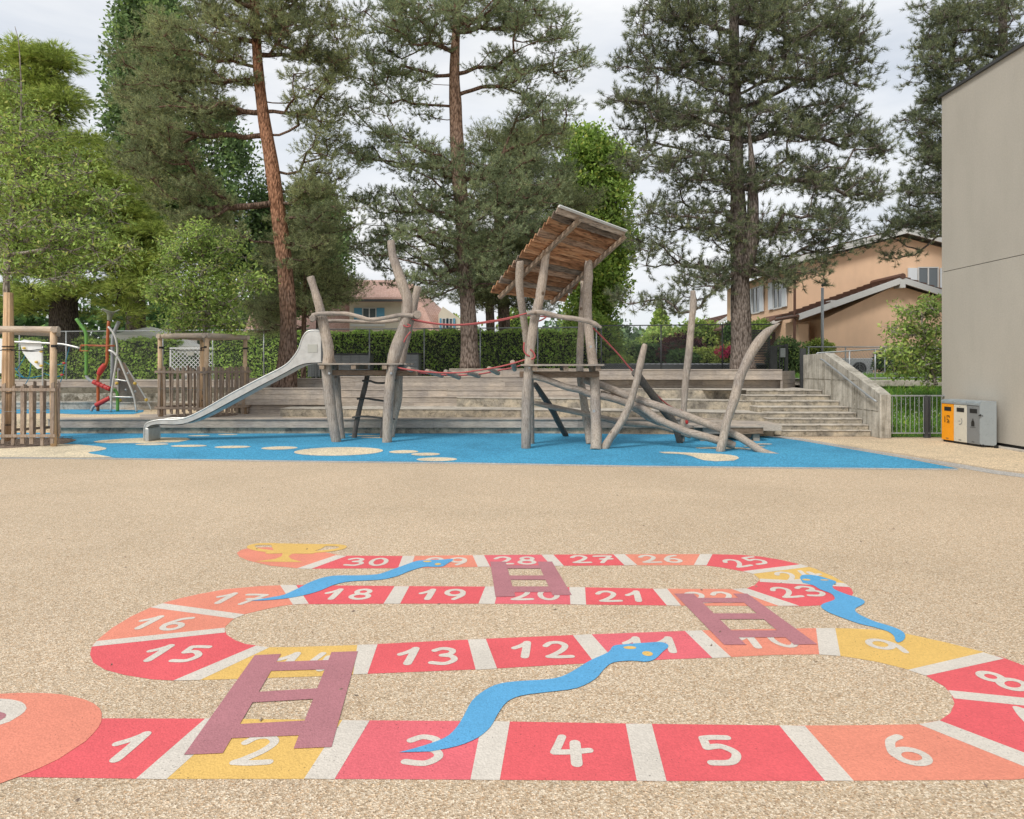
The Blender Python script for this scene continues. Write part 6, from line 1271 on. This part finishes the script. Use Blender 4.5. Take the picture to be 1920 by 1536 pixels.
shrub('small bright tree foliage in the gap under the dark pine', 865, 595, 650, 70, 50, 'l_linden', .25, 1500, 16)
shrub('bright green bush in the gap right of the slim dark trunks', 968, 575, 650, 70, 48, 'l_linden', .25, 1500, 18)
hedge('dark green box hedge beside the street, left of the purple bush', hp(1212, 34), hp(1244, 34), 2.5, 1.0, 2.75, 260, .14, 'l_dark', 23)
# far wood beyond the street
rng = np.random.default_rng(77); cs = []
for k in range(90):
    Yf = rng.uniform(120, 190); x = X(rng.uniform(1040, 1460), Yf); hgt = rng.uniform(6, 11) * (1.1 if x < X(1200, Yf) else .8); v = rng.normal(size=(420, 3)); v /= np.linalg.norm(v, axis=1, keepdims=True)
    cs.append(np.array([x, Yf, 1 + hgt*.5]) + v*np.array([4.2, 4.2, hgt*.5])*rng.uniform(.6, 1.05, (420, 1)))
C = np.concatenate(cs); V, Fa = leafquads(C, np.tile([0, -.3, .6], (len(C), 1)), 1.0, rng, .8); o = build_np('far_wood', V, Fa, M['l_haze'], None, (0, 0, 0)); o['kind'] = 'stuff'; o['label'] = 'distant wooded skyline beyond the street'
# left background filler wood behind the hemlock and hedge
cs = []
for k in range(60):
    Yf = rng.uniform(48, 62); x = X(rng.uniform(-300, 640), Yf); hgt = rng.uniform(5, 8); v = rng.normal(size=(360, 3)); v /= np.linalg.norm(v, axis=1, keepdims=True)
    cs.append(np.array([x, Yf, 1 + hgt*.5]) + v*np.array([3., 3., hgt*.5])*rng.uniform(.6, 1.05, (360, 1)))
C = np.concatenate(cs); V, Fa = leafquads(C, np.tile([0, -.3, .6], (len(C), 1)), .55, rng, .8); o = build_np('background_wood', V, Fa, M['l_dark'], None, (0, 0, 0)); o['kind'] = 'stuff'; o['label'] = 'dark green undergrowth behind the left hedge'
# grass and daisies on the bank
n = 30000; u, v = rng.random(n), rng.random(n)**1.1; y = 16.25 + v*5.9; x = 8.92 + u*(4.1 + v*4); z = .0 + 1.35*np.minimum(1, v*1.15)**.9
C = np.stack([x, y, z], 1); keep = ~((x > 10.15) & (y < 16.25)); C = C[keep]; V, Fa = leafquads(C, np.tile([0, -.2, 2.6], (len(C), 1)), .14, rng, .09); o = build_np('long_grass', V, Fa, M['l_grass'], None, (0, 0, 0)); o['kind'] = 'stuff'; o['label'] = 'long grass on the bank behind the low fence'
n = 260; v = rng.random(n)*.5; C = np.stack([8.95 + rng.random(n)*2.2, 16.3 + v*5.9, .10 + 1.35*np.minimum(1, v*1.15)**.9 + rng.uniform(0, .08, n)], 1); Cr = np.repeat(C, 4, 0) + rng.normal(size=(n*4, 3))*.008
V, Fa = leafquads(Cr, np.tile([0, -1, 1.], (len(Cr), 1)), .017, rng, .9); o = build_np('daisies', V, Fa, M['whitep'], None, (0, 0, 0)); o['kind'] = 'stuff'; o['label'] = 'tiny white daisies in the long grass'

# stray leaves and needles on the yard
rng = np.random.default_rng(9); n = 170; x = rng.uniform(-6, 7, n); y = rng.uniform(2.6, 11.5, n); C = np.stack([x, y, np.full(n, .006)], 1)
a = rng.uniform(0, 6.28, n); L = rng.uniform(.008, .022, n); D = np.stack([np.cos(a)*L, np.sin(a)*L, rng.uniform(0, .004, n)], 1); S = np.stack([-np.sin(a)*L*.35, np.cos(a)*L*.35, rng.uniform(0, .004, n)], 1)
V = np.stack([C - D, C + S, C + D, C - S], 1).reshape(-1, 3); o = build_np('fallen_leaves', V, np.arange(4*n).reshape(-1, 4), M['mulch'], None, (0, 0, 0)); o['kind'] = 'stuff'; o['label'] = 'tiny dry leaves scattered over the yard'
